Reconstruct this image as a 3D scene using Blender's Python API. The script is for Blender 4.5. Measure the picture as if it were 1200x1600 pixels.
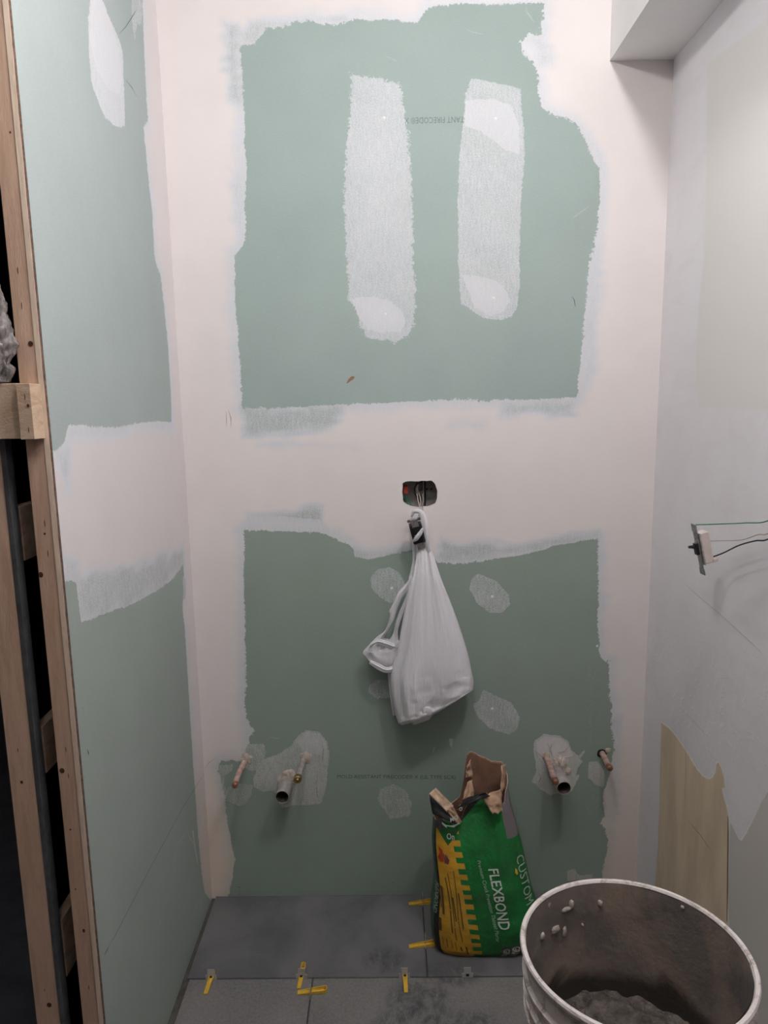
import bpy, bmesh, math, random
import numpy as np
from mathutils import Vector, Matrix, noise as mnoise

random.seed(7); rng = np.random.default_rng(7)
for o in list(bpy.data.objects): bpy.data.objects.remove(o)
scn = bpy.context.scene
COL = scn.collection

# ------------------------------------------------------------------ camera
CAM = np.array([0.5483, -1.8395, 1.4415]); PITCH, YAW, ROLL, FPX = 0.160335, -0.010401, -0.016797, 1081.8
W = 1.2511; H = 2.452
def cam_axes():
    cp, sp, cy, sy = math.cos(PITCH), math.sin(PITCH), math.cos(YAW), math.sin(YAW)
    f = np.array([sy*cp, cy*cp, -sp]); rt = np.array([cy, -sy, 0.0]); up = np.cross(rt, f)
    c, s = math.cos(ROLL), math.sin(ROLL)
    return c*rt + s*up, -s*rt + c*up, f
RT, UP, FW = cam_axes()
cd = bpy.data.cameras.new('camera'); cam = bpy.data.objects.new('camera', cd); COL.objects.link(cam)
cam.matrix_world = Matrix(((RT[0], UP[0], -FW[0], CAM[0]), (RT[1], UP[1], -FW[1], CAM[1]), (RT[2], UP[2], -FW[2], CAM[2]), (0, 0, 0, 1)))
cd.sensor_fit = 'HORIZONTAL'; cd.sensor_width = 36.0; cd.lens = 36.0*FPX/1200; cd.clip_start = 0.02
scn.camera = cam
def at(p, ax, val):
    """point of the place seen at photo pixel p, on the real plane  coordinate[ax] = val"""
    d = RT*((p[0]-600)/FPX) - UP*((p[1]-800)/FPX) + FW
    return CAM + d*((val-CAM[ax])/d[ax])

# ------------------------------------------------------------------ world, lights, exposure
wd = bpy.data.worlds.new('world'); scn.world = wd; wd.use_nodes = True
wd.node_tree.nodes['Background'].inputs[0].default_value = (0.9, 0.93, 1, 1)
wd.node_tree.nodes['Background'].inputs[1].default_value = 0.02
def lamp(name, loc, power, col, r):
    l = bpy.data.lights.new(name, 'POINT'); l.energy = power; l.color = col; l.shadow_soft_size = r
    o = bpy.data.objects.new(name, l); o.location = loc; COL.objects.link(o); return o
lamp('ceiling_or_fill_light', (1.000, -1.02, 2.425), 20.5, (1.0, 0.965, 0.96), 0.028)
lamp('ceiling_or_fill_light', (0.50, -1.06, 2.425), 13.5, (1.0, 0.97, 0.965), 0.028)
lamp('ceiling_or_fill_light', (0.30, -1.72, 2.38), 7.0, (1.0, 0.97, 0.965), 0.10)  # soft fill lamp, added to brighten the right wall and the gap rails
vs = scn.view_settings
vs.view_transform = 'Standard'; vs.look = 'None'; vs.exposure = 0.0; vs.gamma = 1.0; vs.use_curve_mapping = False

# ------------------------------------------------------------------ node helpers
def newmat(name):
    m = bpy.data.materials.new(name); m.use_nodes = True
    nt = m.node_tree; b = nt.nodes['Principled BSDF']; return m, nt, b
def nd(nt, typ, **kw):
    n = nt.nodes.new(typ)
    for k, v in kw.items():
        if k.startswith('i_'):
            key = k[2:]; key = int(key) if key.isdigit() else key
            if hasattr(v, 'links') or isinstance(v, bpy.types.NodeSocket): nt.links.new(v, n.inputs[key])
            else: n.inputs[key].default_value = v
        else: setattr(n, k, v)
    return n
def math_(nt, op, a, b=0.0, c=None, clamp=False):
    n = nt.nodes.new('ShaderNodeMath'); n.operation = op; n.use_clamp = clamp
    for i, v in enumerate((a, b, c)):
        if v is None: continue
        if isinstance(v, bpy.types.NodeSocket): nt.links.new(v, n.inputs[i])
        else: n.inputs[i].default_value = v
    return n.outputs[0]
def mix_(nt, fac, a, b):
    n = nt.nodes.new('ShaderNodeMix'); n.data_type = 'RGBA'; n.clamp_factor = True
    for i, v in ((0, fac), (6, a), (7, b)):
        if isinstance(v, bpy.types.NodeSocket): nt.links.new(v, n.inputs[i])
        else: n.inputs[i].default_value = v if i == 0 else (*v, 1)
    return n.outputs[2]
def ramp01(nt, v, lo, hi):
    n = nt.nodes.new('ShaderNodeMapRange'); n.interpolation_type = 'SMOOTHSTEP'; n.clamp = True
    nt.links.new(v, n.inputs[0]); n.inputs[1].default_value = lo; n.inputs[2].default_value = hi
    return n.outputs[0]
def noise_(nt, scale, detail=3, rough=0.55, stretch=(1, 1, 1), rot=(0, 0, 0), dist=0.0):
    tc = nt.nodes.new('ShaderNodeTexCoord'); mp = nt.nodes.new('ShaderNodeMapping')
    mp.inputs['Scale'].default_value = stretch; mp.inputs['Rotation'].default_value = rot
    nt.links.new(tc.outputs['Object'], mp.inputs[0])
    n = nt.nodes.new('ShaderNodeTexNoise'); nt.links.new(mp.outputs[0], n.inputs['Vector'])
    n.inputs['Scale'].default_value = scale; n.inputs['Detail'].default_value = detail
    n.inputs['Roughness'].default_value = rough; n.inputs['Distortion'].default_value = dist
    return n.outputs[0]
def bump(nt, b, h, dist, strength=1.0):
    n = nt.nodes.new('ShaderNodeBump'); n.inputs['Distance'].default_value = dist; n.inputs['Strength'].default_value = strength
    nt.links.new(h, n.inputs['Height']); nt.links.new(n.outputs[0], b.inputs['Normal'])
def simple(name, col, rough=0.7, metal=0.0, var=0.0, scale=60, stretch=(1, 1, 1), col2=None, bmp=0.0, spec=0.3):
    m, nt, b = newmat(name)
    b.inputs['Roughness'].default_value = rough; b.inputs['Metallic'].default_value = metal
    b.inputs['Specular IOR Level'].default_value = spec
    f = noise_(nt, scale, 4, 0.6, stretch)
    c2 = col2 or tuple(c*(1-var) for c in col)
    nt.links.new(mix_(nt, ramp01(nt, f, 0.35, 0.7), col, c2), b.inputs['Base Color'])
    if bmp: bump(nt, b, f, bmp)
    return m

# ------------------------------------------------------------------ materials
CREAM = (0.78, 0.735, 0.72); THIN = (0.745, 0.75, 0.80)
def board_mat(name, up, low, creaming=CREAM, split=1.2):
    m, nt, b = newmat(name)
    b.inputs['Roughness'].default_value = 0.75; b.inputs['Specular IOR Level'].default_value = 0.22
    a1 = nd(nt, 'ShaderNodeAttribute', attribute_name='mud'); a2 = nd(nt, 'ShaderNodeAttribute', attribute_name='coat')
    s1 = nt.nodes.new('ShaderNodeSeparateColor'); nt.links.new(a1.outputs['Color'], s1.inputs[0])
    s2 = nt.nodes.new('ShaderNodeSeparateColor'); nt.links.new(a2.outputs['Color'], s2.inputs[0])
    sd1, cov1, rag1 = s1.outputs; sd2, cov2, rag2 = s2.outputs
    n1 = noise_(nt, 160, 5, 0.65); n1b = noise_(nt, 45, 3, 0.5)
    nn = math_(nt, 'ADD', math_(nt, 'MULTIPLY', math_(nt, 'SUBTRACT', n1, 0.5), 3.6), math_(nt, 'MULTIPLY', math_(nt, 'SUBTRACT', n1b, 0.5), 2.2))
    def msk(sd, rag):
        return ramp01(nt, math_(nt, 'ADD', sd, math_(nt, 'MULTIPLY', nn, rag)), -0.0010, 0.0012)
    k1, k2 = msk(sd1, rag1), msk(sd2, rag2)
    # brush / canvas grain of a thin skim over the board
    g1 = noise_(nt, 330, 3, 0.7); g2 = noise_(nt, 110, 4, 0.65, (1.6, 1, .35)); g3 = noise_(nt, 14, 3, 0.5)
    gr = math_(nt, 'ADD', math_(nt, 'MULTIPLY', math_(nt, 'SUBTRACT', g1, 0.5), 2.6),
         math_(nt, 'ADD', math_(nt, 'MULTIPLY', math_(nt, 'SUBTRACT', g2, 0.5), 1.1), math_(nt, 'MULTIPLY', math_(nt, 'SUBTRACT', g3, 0.5), 0.6)))
    def coverage(cov, k):
        thin = math_(nt, 'SUBTRACT', 1.0, cov)
        c = math_(nt, 'ADD', cov, math_(nt, 'MULTIPLY', gr, math_(nt, 'MULTIPLY', thin, 1.3)), clamp=True)
        return math_(nt, 'MULTIPLY', c, k)
    c1, c2 = coverage(cov1, k1), coverage(cov2, k2)
    cov = math_(nt, 'MAXIMUM', c1, c2)
    tc = nt.nodes.new('ShaderNodeTexCoord'); sx = nt.nodes.new('ShaderNodeSeparateXYZ'); nt.links.new(tc.outputs['Object'], sx.inputs[0])
    up_low = mix_(nt, ramp01(nt, sx.outputs[2], split-0.01, split+0.01), low, up)
    # paper face: fine horizontal fibres
    pf = noise_(nt, 90, 5, 0.65, (1, 1, 5)); pb = noise_(nt, 5, 3, 0.5)
    tone = math_(nt, 'ADD', 1.0, math_(nt, 'ADD', math_(nt, 'MULTIPLY', math_(nt, 'SUBTRACT', pf, 0.5), 0.22), math_(nt, 'MULTIPLY', math_(nt, 'SUBTRACT', pb, 0.5), 0.20)))
    hs = nt.nodes.new('ShaderNodeHueSaturation'); nt.links.new(up_low, hs.inputs['Color']); nt.links.new(tone, hs.inputs['Value'])
    thick = ramp01(nt, cov, 0.80, 1.0)
    mc = mix_(nt, thick, THIN, creaming)
    mb = noise_(nt, 7, 4, 0.6)
    mc2 = mix_(nt, math_(nt, 'MULTIPLY', ramp01(nt, mb, 0.35, 0.75), 0.22), mc, (0.66, 0.60, 0.59))
    lowz = math_(nt, 'SUBTRACT', 1.0, ramp01(nt, math_(nt, 'ADD', sx.outputs[2], math_(nt, 'MULTIPLY', math_(nt, 'SUBTRACT', mb, 0.5), 0.5)), 0.10, 0.62))
    mc2 = mix_(nt, math_(nt, 'MULTIPLY', lowz, 0.75), mc2, (0.70, 0.60, 0.50))
    final = mix_(nt, cov, hs.outputs[0], mc2)
    nt.links.new(final, b.inputs['Base Color'])
    hgt = math_(nt, 'ADD', math_(nt, 'MULTIPLY', cov, 0.6), math_(nt, 'ADD', math_(nt, 'MULTIPLY', g1, 0.12), math_(nt, 'MULTIPLY', g2, 0.12)))
    bump(nt, b, hgt, 0.0007)
    return m
M = {}
M['board_back'] = board_mat('green_board', (0.338, 0.415, 0.392), (0.275, 0.342, 0.298))
M['board_left'] = board_mat('green_board_left', (0.385, 0.440, 0.430), (0.345, 0.395, 0.365), (0.74, 0.70, 0.70), 1.15)

def right_mat():
    m, nt, b = newmat('old_plaster')
    b.inputs['Roughness'].default_value = 0.72; b.inputs['Specular IOR Level'].default_value = 0.25
    a1 = nd(nt, 'ShaderNodeAttribute', attribute_name='mud')
    s1 = nt.nodes.new('ShaderNodeSeparateColor'); nt.links.new(a1.outputs['Color'], s1.inputs[0])
    beige, tan, grey = s1.outputs
    n1 = noise_(nt, 60, 5, 0.65); n0 = math_(nt, 'SUBTRACT', n1, 0.5)
    kb = ramp01(nt, math_(nt, 'ADD', beige, math_(nt, 'MULTIPLY', n0, 0.012)), -0.006, 0.006)
    kt = ramp01(nt, math_(nt, 'ADD', tan, math_(nt, 'MULTIPLY', n0, 0.004)), -0.001, 0.0015)
    kg = ramp01(nt, math_(nt, 'ADD', grey, math_(nt, 'MULTIPLY', n0, 0.004)), -0.001, 0.0015)
    big = noise_(nt, 4, 4, 0.6); st = noise_(nt, 10, 5, 0.6, (1, 1, 2.5), (0.5, 0, 0))
    skim = mix_(nt, ramp01(nt, big, 0.35, 0.7), (0.87, 0.845, 0.87), (0.83, 0.80, 0.825))
    skim = mix_(nt, math_(nt, 'MULTIPLY', ramp01(nt, st, 0.5, 0.75), 0.35), skim, (0.76, 0.73, 0.74))
    wood = noise_(nt, 9, 5, 0.6, (1, 1.6, 0.4))
    tanc = mix_(nt, ramp01(nt, wood, 0.35, 0.7), (0.80, 0.66, 0.49), (0.66, 0.53, 0.385))
    c = mix_(nt, kb, skim, (0.82, 0.795, 0.77))
    c = mix_(nt, kg, c, (0.66, 0.625, 0.59))
    c = mix_(nt, kt, c, tanc)
    nt.links.new(c, b.inputs['Base Color'])
    sm = noise_(nt, 22, 6, 0.68, (1, 1, 1), (0.7, 0, 0), 1.2)
    tc = nt.nodes.new('ShaderNodeTexCoord'); sx = nt.nodes.new('ShaderNodeSeparateXYZ'); nt.links.new(tc.outputs['Object'], sx.inputs[0])
    low = math_(nt, 'SUBTRACT', 1.0, ramp01(nt, sx.outputs[2], 0.75, 1.05))
    h = math_(nt, 'MULTIPLY', ramp01(nt, sm, 0.52, 0.70), math_(nt, 'MULTIPLY', low, 0.7))
    hid = math_(nt, 'SUBTRACT', 1.0, math_(nt, 'MAXIMUM', kt, kg))
    h = math_(nt, 'MULTIPLY', math_(nt, 'ADD', h, 1.0), hid)
    h = math_(nt, 'ADD', h, math_(nt, 'MULTIPLY', st, 0.12))
    bump(nt, b, h, 0.0016, 0.6)
    return m
M['right'] = right_mat()
M['white'] = simple('ceiling_white', (0.80, 0.77, 0.76), 0.8, var=0.05, scale=6)
M['soffit'] = simple('soffit_white', (0.90, 0.885, 0.88), 0.7, var=0.04, scale=6)
M['room'] = simple('room_wall', (0.32, 0.26, 0.21), 0.8, var=0.06, scale=5)
M['dark'] = simple('dark_wall', (0.10, 0.10, 0.11), 0.8, var=0.2, scale=5)
M['darkfloor'] = simple('dark_floor', (0.16, 0.175, 0.20), 0.6, var=0.3, scale=8)
M['sub'] = simple('subfloor', (0.10, 0.09, 0.08), 0.9, var=0.4, scale=40, bmp=0.002)
M['gypsum'] = simple('gypsum', (0.74, 0.60, 0.47), 0.85, var=0.12, scale=90, stretch=(1, 1, .3), bmp=0.001)
M['gypsum_white'] = simple('gypsum_white', (0.72, 0.69, 0.66), 0.9, var=0.15, scale=200, bmp=0.001)
M['paper'] = simple('brown_paper', (0.30, 0.20, 0.16), 0.85, var=0.4, scale=150, bmp=0.001)
def wood_mat(name, c1, c2, st, sc=12):
    m, nt, b = newmat(name)
    b.inputs['Roughness'].default_value = 0.65; b.inputs['Specular IOR Level'].default_value = 0.25
    g = noise_(nt, sc, 5, 0.65, st, (0, 0, 0), 0.6); f = noise_(nt, sc*9, 3, 0.6, st)
    big = noise_(nt, 6, 2, 0.5)
    c = mix_(nt, ramp01(nt, g, 0.35, 0.7), c1, c2)
    c = mix_(nt, math_(nt, 'MULTIPLY', ramp01(nt, f, 0.5, 0.75), 0.35), c, tuple(x*0.75 for x in c2))
    c = mix_(nt, math_(nt, 'MULTIPLY', ramp01(nt, big, 0.4, 0.7), 0.3), c, tuple(x*0.8 for x in c1))
    nt.links.new(c, b.inputs['Base Color']); bump(nt, b, f, 0.0006)
    return m
M['wood'] = wood_mat('pine', (0.60, 0.42, 0.31), (0.48, 0.32, 0.23), (6, 6, 0.6))
M['wood_h'] = wood_mat('pine_block', (0.60, 0.46, 0.34), (0.46, 0.31, 0.21), (2, 2, 5))
M['knot'] = simple('knot', (0.09, 0.04, 0.025), 0.6, var=0.4, scale=200)
M['iron'] = simple('staple', (0.07, 0.06, 0.055), 0.5, 0.6)
M['steel'] = simple('steel_edge', (0.17, 0.18, 0.19), 0.45, 0.7, var=0.3, scale=30)
M['zinc'] = simple('zinc_strap', (0.55, 0.53, 0.52), 0.4, 0.8, var=0.4, scale=120)
M['black'] = simple('black_plastic', (0.018, 0.018, 0.02), 0.4, var=0.3, scale=80)
M['boxgrey'] = simple('box_plastic', (0.36, 0.34, 0.33), 0.5, var=0.35, scale=60)
M['ivory'] = simple('ivory_plastic', (0.66, 0.58, 0.53), 0.45, var=0.10, scale=50)
M['red'] = simple('red_plastic', (0.30, 0.04, 0.025), 0.45)
M['wgreen'] = simple('green_wire', (0.02, 0.20, 0.11), 0.4)
M['wwhite'] = simple('white_wire', (0.55, 0.46, 0.43), 0.4)
M['wblack'] = simple('black_wire', (0.02, 0.02, 0.022), 0.4)
M['ink'] = simple('grey_ink', (0.09, 0.12, 0.11), 0.8)
M['ink_soft'] = simple('pale_ink', (0.17, 0.22, 0.205), 0.8)
M['pencil'] = simple('pencil', (0.10, 0.11, 0.11), 0.6)
M['chip'] = simple('brown_chip', (0.26, 0.16, 0.10), 0.8)
M['skim'] = simple('dried_skim', (0.70, 0.66, 0.65), 0.8, var=0.12, scale=300)
M['skim_thin'] = simple('thin_skim', (0.47, 0.50, 0.48), 0.8, var=0.2, scale=300)
M['screw'] = simple('screw_fill', (0.80, 0.78, 0.78), 0.7)
M['plaster'] = simple('plaster_lump', (0.62, 0.55, 0.49), 0.85, col2=(0.42, 0.35, 0.28), scale=90, bmp=0.003)
M['copper'] = simple('dirty_copper', (0.56, 0.43, 0.39), 0.5, 0.15, col2=(0.40, 0.20, 0.16), scale=70, bmp=0.0006)
M['copper_cap'] = simple('copper_cap', (0.36, 0.17, 0.12), 0.4, 0.6, var=0.4, scale=120)
M['brass'] = simple('brass', (0.42, 0.29, 0.13), 0.4, 0.8, var=0.5, scale=150)
M['drain'] = simple('drain_pipe', (0.47, 0.44, 0.43), 0.4, 0.25, col2=(0.33, 0.30, 0.29), scale=60)
M['drain_in'] = simple('drain_inside', (0.09, 0.075, 0.065), 0.7, var=0.5, scale=60)
M['kraft'] = simple('kraft_paper', (0.46, 0.31, 0.21), 0.85, col2=(0.33, 0.20, 0.13), scale=35, bmp=0.003)
M['kraft_in'] = simple('kraft_inside', (0.24, 0.13, 0.085), 0.9, col2=(0.16, 0.09, 0.06), scale=20, bmp=0.003)
M['kraft_lt'] = simple('torn_paper', (0.66, 0.49, 0.36), 0.9, col2=(0.50, 0.34, 0.23), scale=60, bmp=0.003)
M['lett'] = simple('white_print', (0.62, 0.66, 0.60), 0.6)
M['lettg'] = simple('pale_green_print', (0.42, 0.56, 0.44), 0.6)
M['dprint'] = simple('dark_print', (0.10, 0.07, 0.02), 0.6)
M['rprint'] = simple('red_print', (0.40, 0.05, 0.02), 0.6)
M['bprint'] = simple('blue_print', (0.06, 0.07, 0.12), 0.6)
M['gprint'] = simple('grey_print', (0.13, 0.12, 0.12), 0.6)
M['darkgreen'] = simple('dark_green_print', (0.008, 0.075, 0.025), 0.5)
M['wedge'] = simple('yellow_wedge', (0.78, 0.50, 0.06), 0.45, var=0.2, scale=100)
M['clip'] = simple('clip_plastic', (0.46, 0.44, 0.42), 0.5, var=0.15, scale=80)
M['mortar'] = simple('wet_mortar', (0.125, 0.105, 0.090), 0.75, col2=(0.045, 0.038, 0.034), scale=45, bmp=0.015)

def plastic_mat(name, transp, col=(0.90, 0.89, 0.92)):
    m, nt, b = newmat(name)
    b.inputs['Base Color'].default_value = (*col, 1); b.inputs['Roughness'].default_value = 0.38
    b.inputs['Specular IOR Level'].default_value = 0.4
    out = nt.nodes['Material Output']
    tr = nt.nodes.new('ShaderNodeBsdfTranslucent'); tr.inputs[0].default_value = (*col, 1)
    tp = nt.nodes.new('ShaderNodeBsdfTransparent')
    m1 = nt.nodes.new('ShaderNodeMixShader'); m1.inputs[0].default_value = 0.22
    nt.links.new(b.outputs[0], m1.inputs[1]); nt.links.new(tr.outputs[0], m1.inputs[2])
    m2 = nt.nodes.new('ShaderNodeMixShader'); nt.links.new(m1.outputs[0], m2.inputs[1]); nt.links.new(tp.outputs[0], m2.inputs[2])
    f = noise_(nt, 30, 4, 0.6, (3, 3, 0.4)); nt.links.new(math_(nt, 'MULTIPLY', ramp01(nt, f, 0.3, 0.7), transp), m2.inputs[0])
    nt.links.new(m2.outputs[0], out.inputs[0]); bump(nt, b, noise_(nt, 45, 4, 0.6, (3, 3, 0.25)), 0.004)
    return m
M['bagplastic'] = plastic_mat('carrier_plastic', 0.03)
M['bagthin'] = plastic_mat('carrier_plastic_single', 0.28)
M['film'] = plastic_mat('clear_film', 0.75, (0.36, 0.33, 0.32))
M['film'].node_tree.nodes['Principled BSDF'].inputs['Roughness'].default_value = 0.12

def tile_mat():
    m, nt, b = newmat('slate_tile')
    b.inputs['Specular IOR Level'].default_value = 0.35
    sc = nd(nt, 'ShaderNodeAttribute', attribute_name='dust')
    n1 = noise_(nt, 5, 6, 0.6, (1, 1, 1), (0, 0, 0), 0.6); n2 = noise_(nt, 26, 6, 0.75, (1.6, 1, 1), (0, 0, 0.4), .3); n3 = noise_(nt, 160, 3, 0.6)
    c = mix_(nt, ramp01(nt, n1, 0.32, 0.7), (0.088, 0.092, 0.098), (0.155, 0.155, 0.16))
    c = mix_(nt, math_(nt, 'MULTIPLY', sc.outputs['Fac'], ramp01(nt, n3, 0.0, 0.8)), c, (0.27, 0.255, 0.24))
    a2 = nd(nt, 'ShaderNodeAttribute', attribute_name='stain')
    c = mix_(nt, math_(nt, 'MULTIPLY', a2.outputs['Fac'], ramp01(nt, n2, 0.34, 0.66)), c, (0.065, 0.068, 0.072))
    c = mix_(nt, math_(nt, 'MULTIPLY', ramp01(nt, n2, 0.64, 0.8), 0.28), c, (0.33, 0.33, 0.33))
    nt.links.new(c, b.inputs['Base Color'])
    nt.links.new(math_(nt, 'ADD', 0.45, math_(nt, 'MULTIPLY', n1, 0.3)), b.inputs['Roughness'])
    bump(nt, b, n3, 0.0005)
    return m
M['tile'] = tile_mat()

def bucket_mats():
    m, nt, b = newmat('bucket_white')
    b.inputs['Roughness'].default_value = 0.5
    n = noise_(nt, 24, 7, 0.72, (1, 1, .8), (0, 0, 0), 1.2); n2 = noise_(nt, 60, 4, 0.6)
    c = mix_(nt, ramp01(nt, n, 0.47, 0.66), (0.74, 0.68, 0.65), (0.36, 0.29, 0.245))
    c = mix_(nt, ramp01(nt, n2, 0.6, 0.75), c, (0.72, 0.70, 0.68))
    nt.links.new(c, b.inputs['Base Color']); bump(nt, b, n, 0.003)
    m2, nt, b = newmat('bucket_inside')
    b.inputs['Roughness'].default_value = 0.7
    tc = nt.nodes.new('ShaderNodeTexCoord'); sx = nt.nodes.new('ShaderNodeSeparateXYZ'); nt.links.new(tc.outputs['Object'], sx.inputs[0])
    n = noise_(nt, 7, 6, 0.65, (1, 1, 1), (0, 0, 0), .8); n2 = noise_(nt, 16, 4, 0.6); n3 = noise_(nt, 90, 4, .6)
    c = mix_(nt, ramp01(nt, n, 0.35, 0.65), (0.29, 0.225, 0.18), (0.15, 0.135, 0.125))
    c = mix_(nt, math_(nt, 'MULTIPLY', ramp01(nt, n3, 0.5, 0.8), 0.4), c, (0.27, 0.23, 0.20))
    c = mix_(nt, ramp01(nt, n2, 0.69, 0.71), c, (0.50, 0.44, 0.38))
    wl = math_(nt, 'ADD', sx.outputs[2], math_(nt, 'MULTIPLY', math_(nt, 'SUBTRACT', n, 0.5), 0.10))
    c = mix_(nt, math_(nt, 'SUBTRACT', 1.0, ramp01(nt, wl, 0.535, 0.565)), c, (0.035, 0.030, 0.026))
    nt.links.new(c, b.inputs['Base Color']); bump(nt, b, n3, 0.001)
    return m, m2
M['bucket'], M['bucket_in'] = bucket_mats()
M['splash'] = simple('splash', (0.50, 0.44, 0.38), 0.8, var=0.2, scale=150, bmp=0.002)

# ------------------------------------------------------------------ mesh helpers
def obj(name, verts, faces, mats, parent=None, smooth=False, mi=None):
    me = bpy.data.meshes.new(name); me.from_pydata([tuple(map(float, v)) for v in verts], [], [tuple(f) for f in faces]); me.update()
    mats = mats if isinstance(mats, (list, tuple)) else [mats]
    for m in mats: me.materials.append(M[m] if isinstance(m, str) else m)
    if mi is not None: me.polygons.foreach_set('material_index', mi)
    if smooth: me.polygons.foreach_set('use_smooth', [True]*len(me.polygons))
    o = bpy.data.objects.new(name, me); COL.objects.link(o)
    if parent is not None: o.parent = parent; o.matrix_parent_inverse = Matrix.Translation(-Vector(parent.location)) if parent.type == 'EMPTY' else Matrix()
    return o
def thing(name, label, cat, loc=(0, 0, 0), group=None):
    o = bpy.data.objects.new(name, None); COL.objects.link(o); o.location = loc; o.empty_display_size = 0.05
    return tag(o, label, cat, group)
def tag(o, label, cat, group=None):
    o['label'] = label; o['category'] = cat
    if group: o['group'] = group
    return o
def struct(o): o['kind'] = 'structure'; return o
class MB:
    def __init__(s): s.v = []; s.f = []; s.m = []
    def add(s, v, f, m=0):
        k = len(s.v); s.v += [tuple(map(float, p)) for p in v]; s.f += [tuple(i+k for i in q) for q in f]; s.m += [m]*len(f); return s
    def box(s, a, b, m=0, rot=None, org=None, bev=0.0):
        bm = bmesh.new(); bmesh.ops.create_cube(bm, size=1.0)
        a = np.minimum(a, b)*1.0 if False else np.array(a, float); b = np.array(b, float)
        lo, hi = np.minimum(a, b), np.maximum(a, b)
        for v in bm.verts: v.co = Vector([(lo[i]+hi[i])/2 + v.co[i]*(hi[i]-lo[i]) for i in range(3)])
        if bev: bmesh.ops.bevel(bm, geom=list(bm.edges), offset=bev, segments=2, affect='EDGES', profile=0.5)
        if rot is not None:
            o = Vector(org if org is not None else (lo+hi)/2)
            for v in bm.verts: v.co = rot @ (v.co-o) + o
        bm.verts.index_update()
        s.add([v.co[:] for v in bm.verts], [[v.index for v in f.verts] for f in bm.faces], m); bm.free(); return s
    def tube(s, pts, r, n=10, m=0, caps=True):
        pts = [Vector(p) for p in pts]; rs = r if isinstance(r, (list, tuple)) else [r]*len(pts)
        rings = []; ref = None
        for i, p in enumerate(pts):
            t = (pts[min(i+1, len(pts)-1)]-pts[max(i-1, 0)]).normalized()
            if ref is None:
                ref = Vector((0, 0, 1)) if abs(t.z) < 0.9 else Vector((1, 0, 0))
            a = (ref - t*ref.dot(t)).normalized(); b = t.cross(a); ref = a
            rings.append([p + (a*math.cos(2*math.pi*k/n) + b*math.sin(2*math.pi*k/n))*rs[i] for k in range(n)])
        v = [q for rg in rings for q in rg]; f = []
        for i in range(len(pts)-1):
            for k in range(n): f.append((i*n+k, i*n+(k+1) % n, (i+1)*n+(k+1) % n, (i+1)*n+k))
        if caps: f.append(tuple(range(n))[::-1]); f.append(tuple((len(pts)-1)*n+k for k in range(n)))
        return s.add(v, f, m)
    def lathe(s, c, prof, n=32, m=0, axis='z', mats=None):
        """prof: list of (radius, height) from c along axis"""
        v = []; f = []
        for r, h in prof:
            for k in range(n):
                a = 2*math.pi*k/n; x, y = r*math.cos(a), r*math.sin(a)
                v.append((c[0]+x, c[1]+y, c[2]+h) if axis == 'z' else (c[0]+x, c[1]-h, c[2]+y))
        K = len(s.v); s.v += v
        for i in range(len(prof)-1):
            for k in range(n):
                s.f.append((K+i*n+k, K+i*n+(k+1) % n, K+(i+1)*n+(k+1) % n, K+(i+1)*n+k)); s.m.append(mats[i] if mats else m)
        return s
    def build(s, name, mats, parent=None, smooth=False): return obj(name, s.v, s.f, mats, parent, smooth, s.m)
def recalc(o):
    bm = bmesh.new(); bm.from_mesh(o.data); bmesh.ops.recalc_face_normals(bm, faces=bm.faces); bm.to_mesh(o.data); bm.free(); return o
def autosmooth(o, ang=35):
    me = o.data; bm = bmesh.new(); bm.from_mesh(me)
    for f in bm.faces: f.smooth = True
    for e in bm.edges:
        if len(e.link_faces) == 2 and e.calc_face_angle(0) > math.radians(ang): e.smooth = False
    bm.to_mesh(me); bm.free(); return o

# ------------------------------------------------------------------ signed distances of patches on a wall
def sdpoly(P, poly):
    poly = np.array(poly, float); d = np.full(len(P), 1e9); ins = np.zeros(len(P), bool)
    for i in range(len(poly)):
        a, b = poly[i], poly[(i+1) % len(poly)]; e = b-a; w = P-a
        t = np.clip((w@e)/max(e@e, 1e-12), 0, 1); q = w-t[:, None]*e
        d = np.minimum(d, (q*q).sum(1))
        c = ((a[1] <= P[:, 1]) & (b[1] > P[:, 1])) | ((b[1] <= P[:, 1]) & (a[1] > P[:, 1]))
        with np.errstate(divide='ignore', invalid='ignore'):
            xs = a[0] + (P[:, 1]-a[1])*(e[0]/(e[1] if abs(e[1]) > 1e-12 else 1e-12))
        ins ^= c & (P[:, 0] < xs)
    d = np.sqrt(d); return np.where(ins, d, -d)
def sstep(x): x = np.clip(x, 0, 1); return x*x*(3-2*x)

def smooth_noise(P, s, seed=0):
    return np.array([mnoise.noise(Vector((p[0]*s+seed, p[1]*s, seed*1.7))) for p in P])

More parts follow.
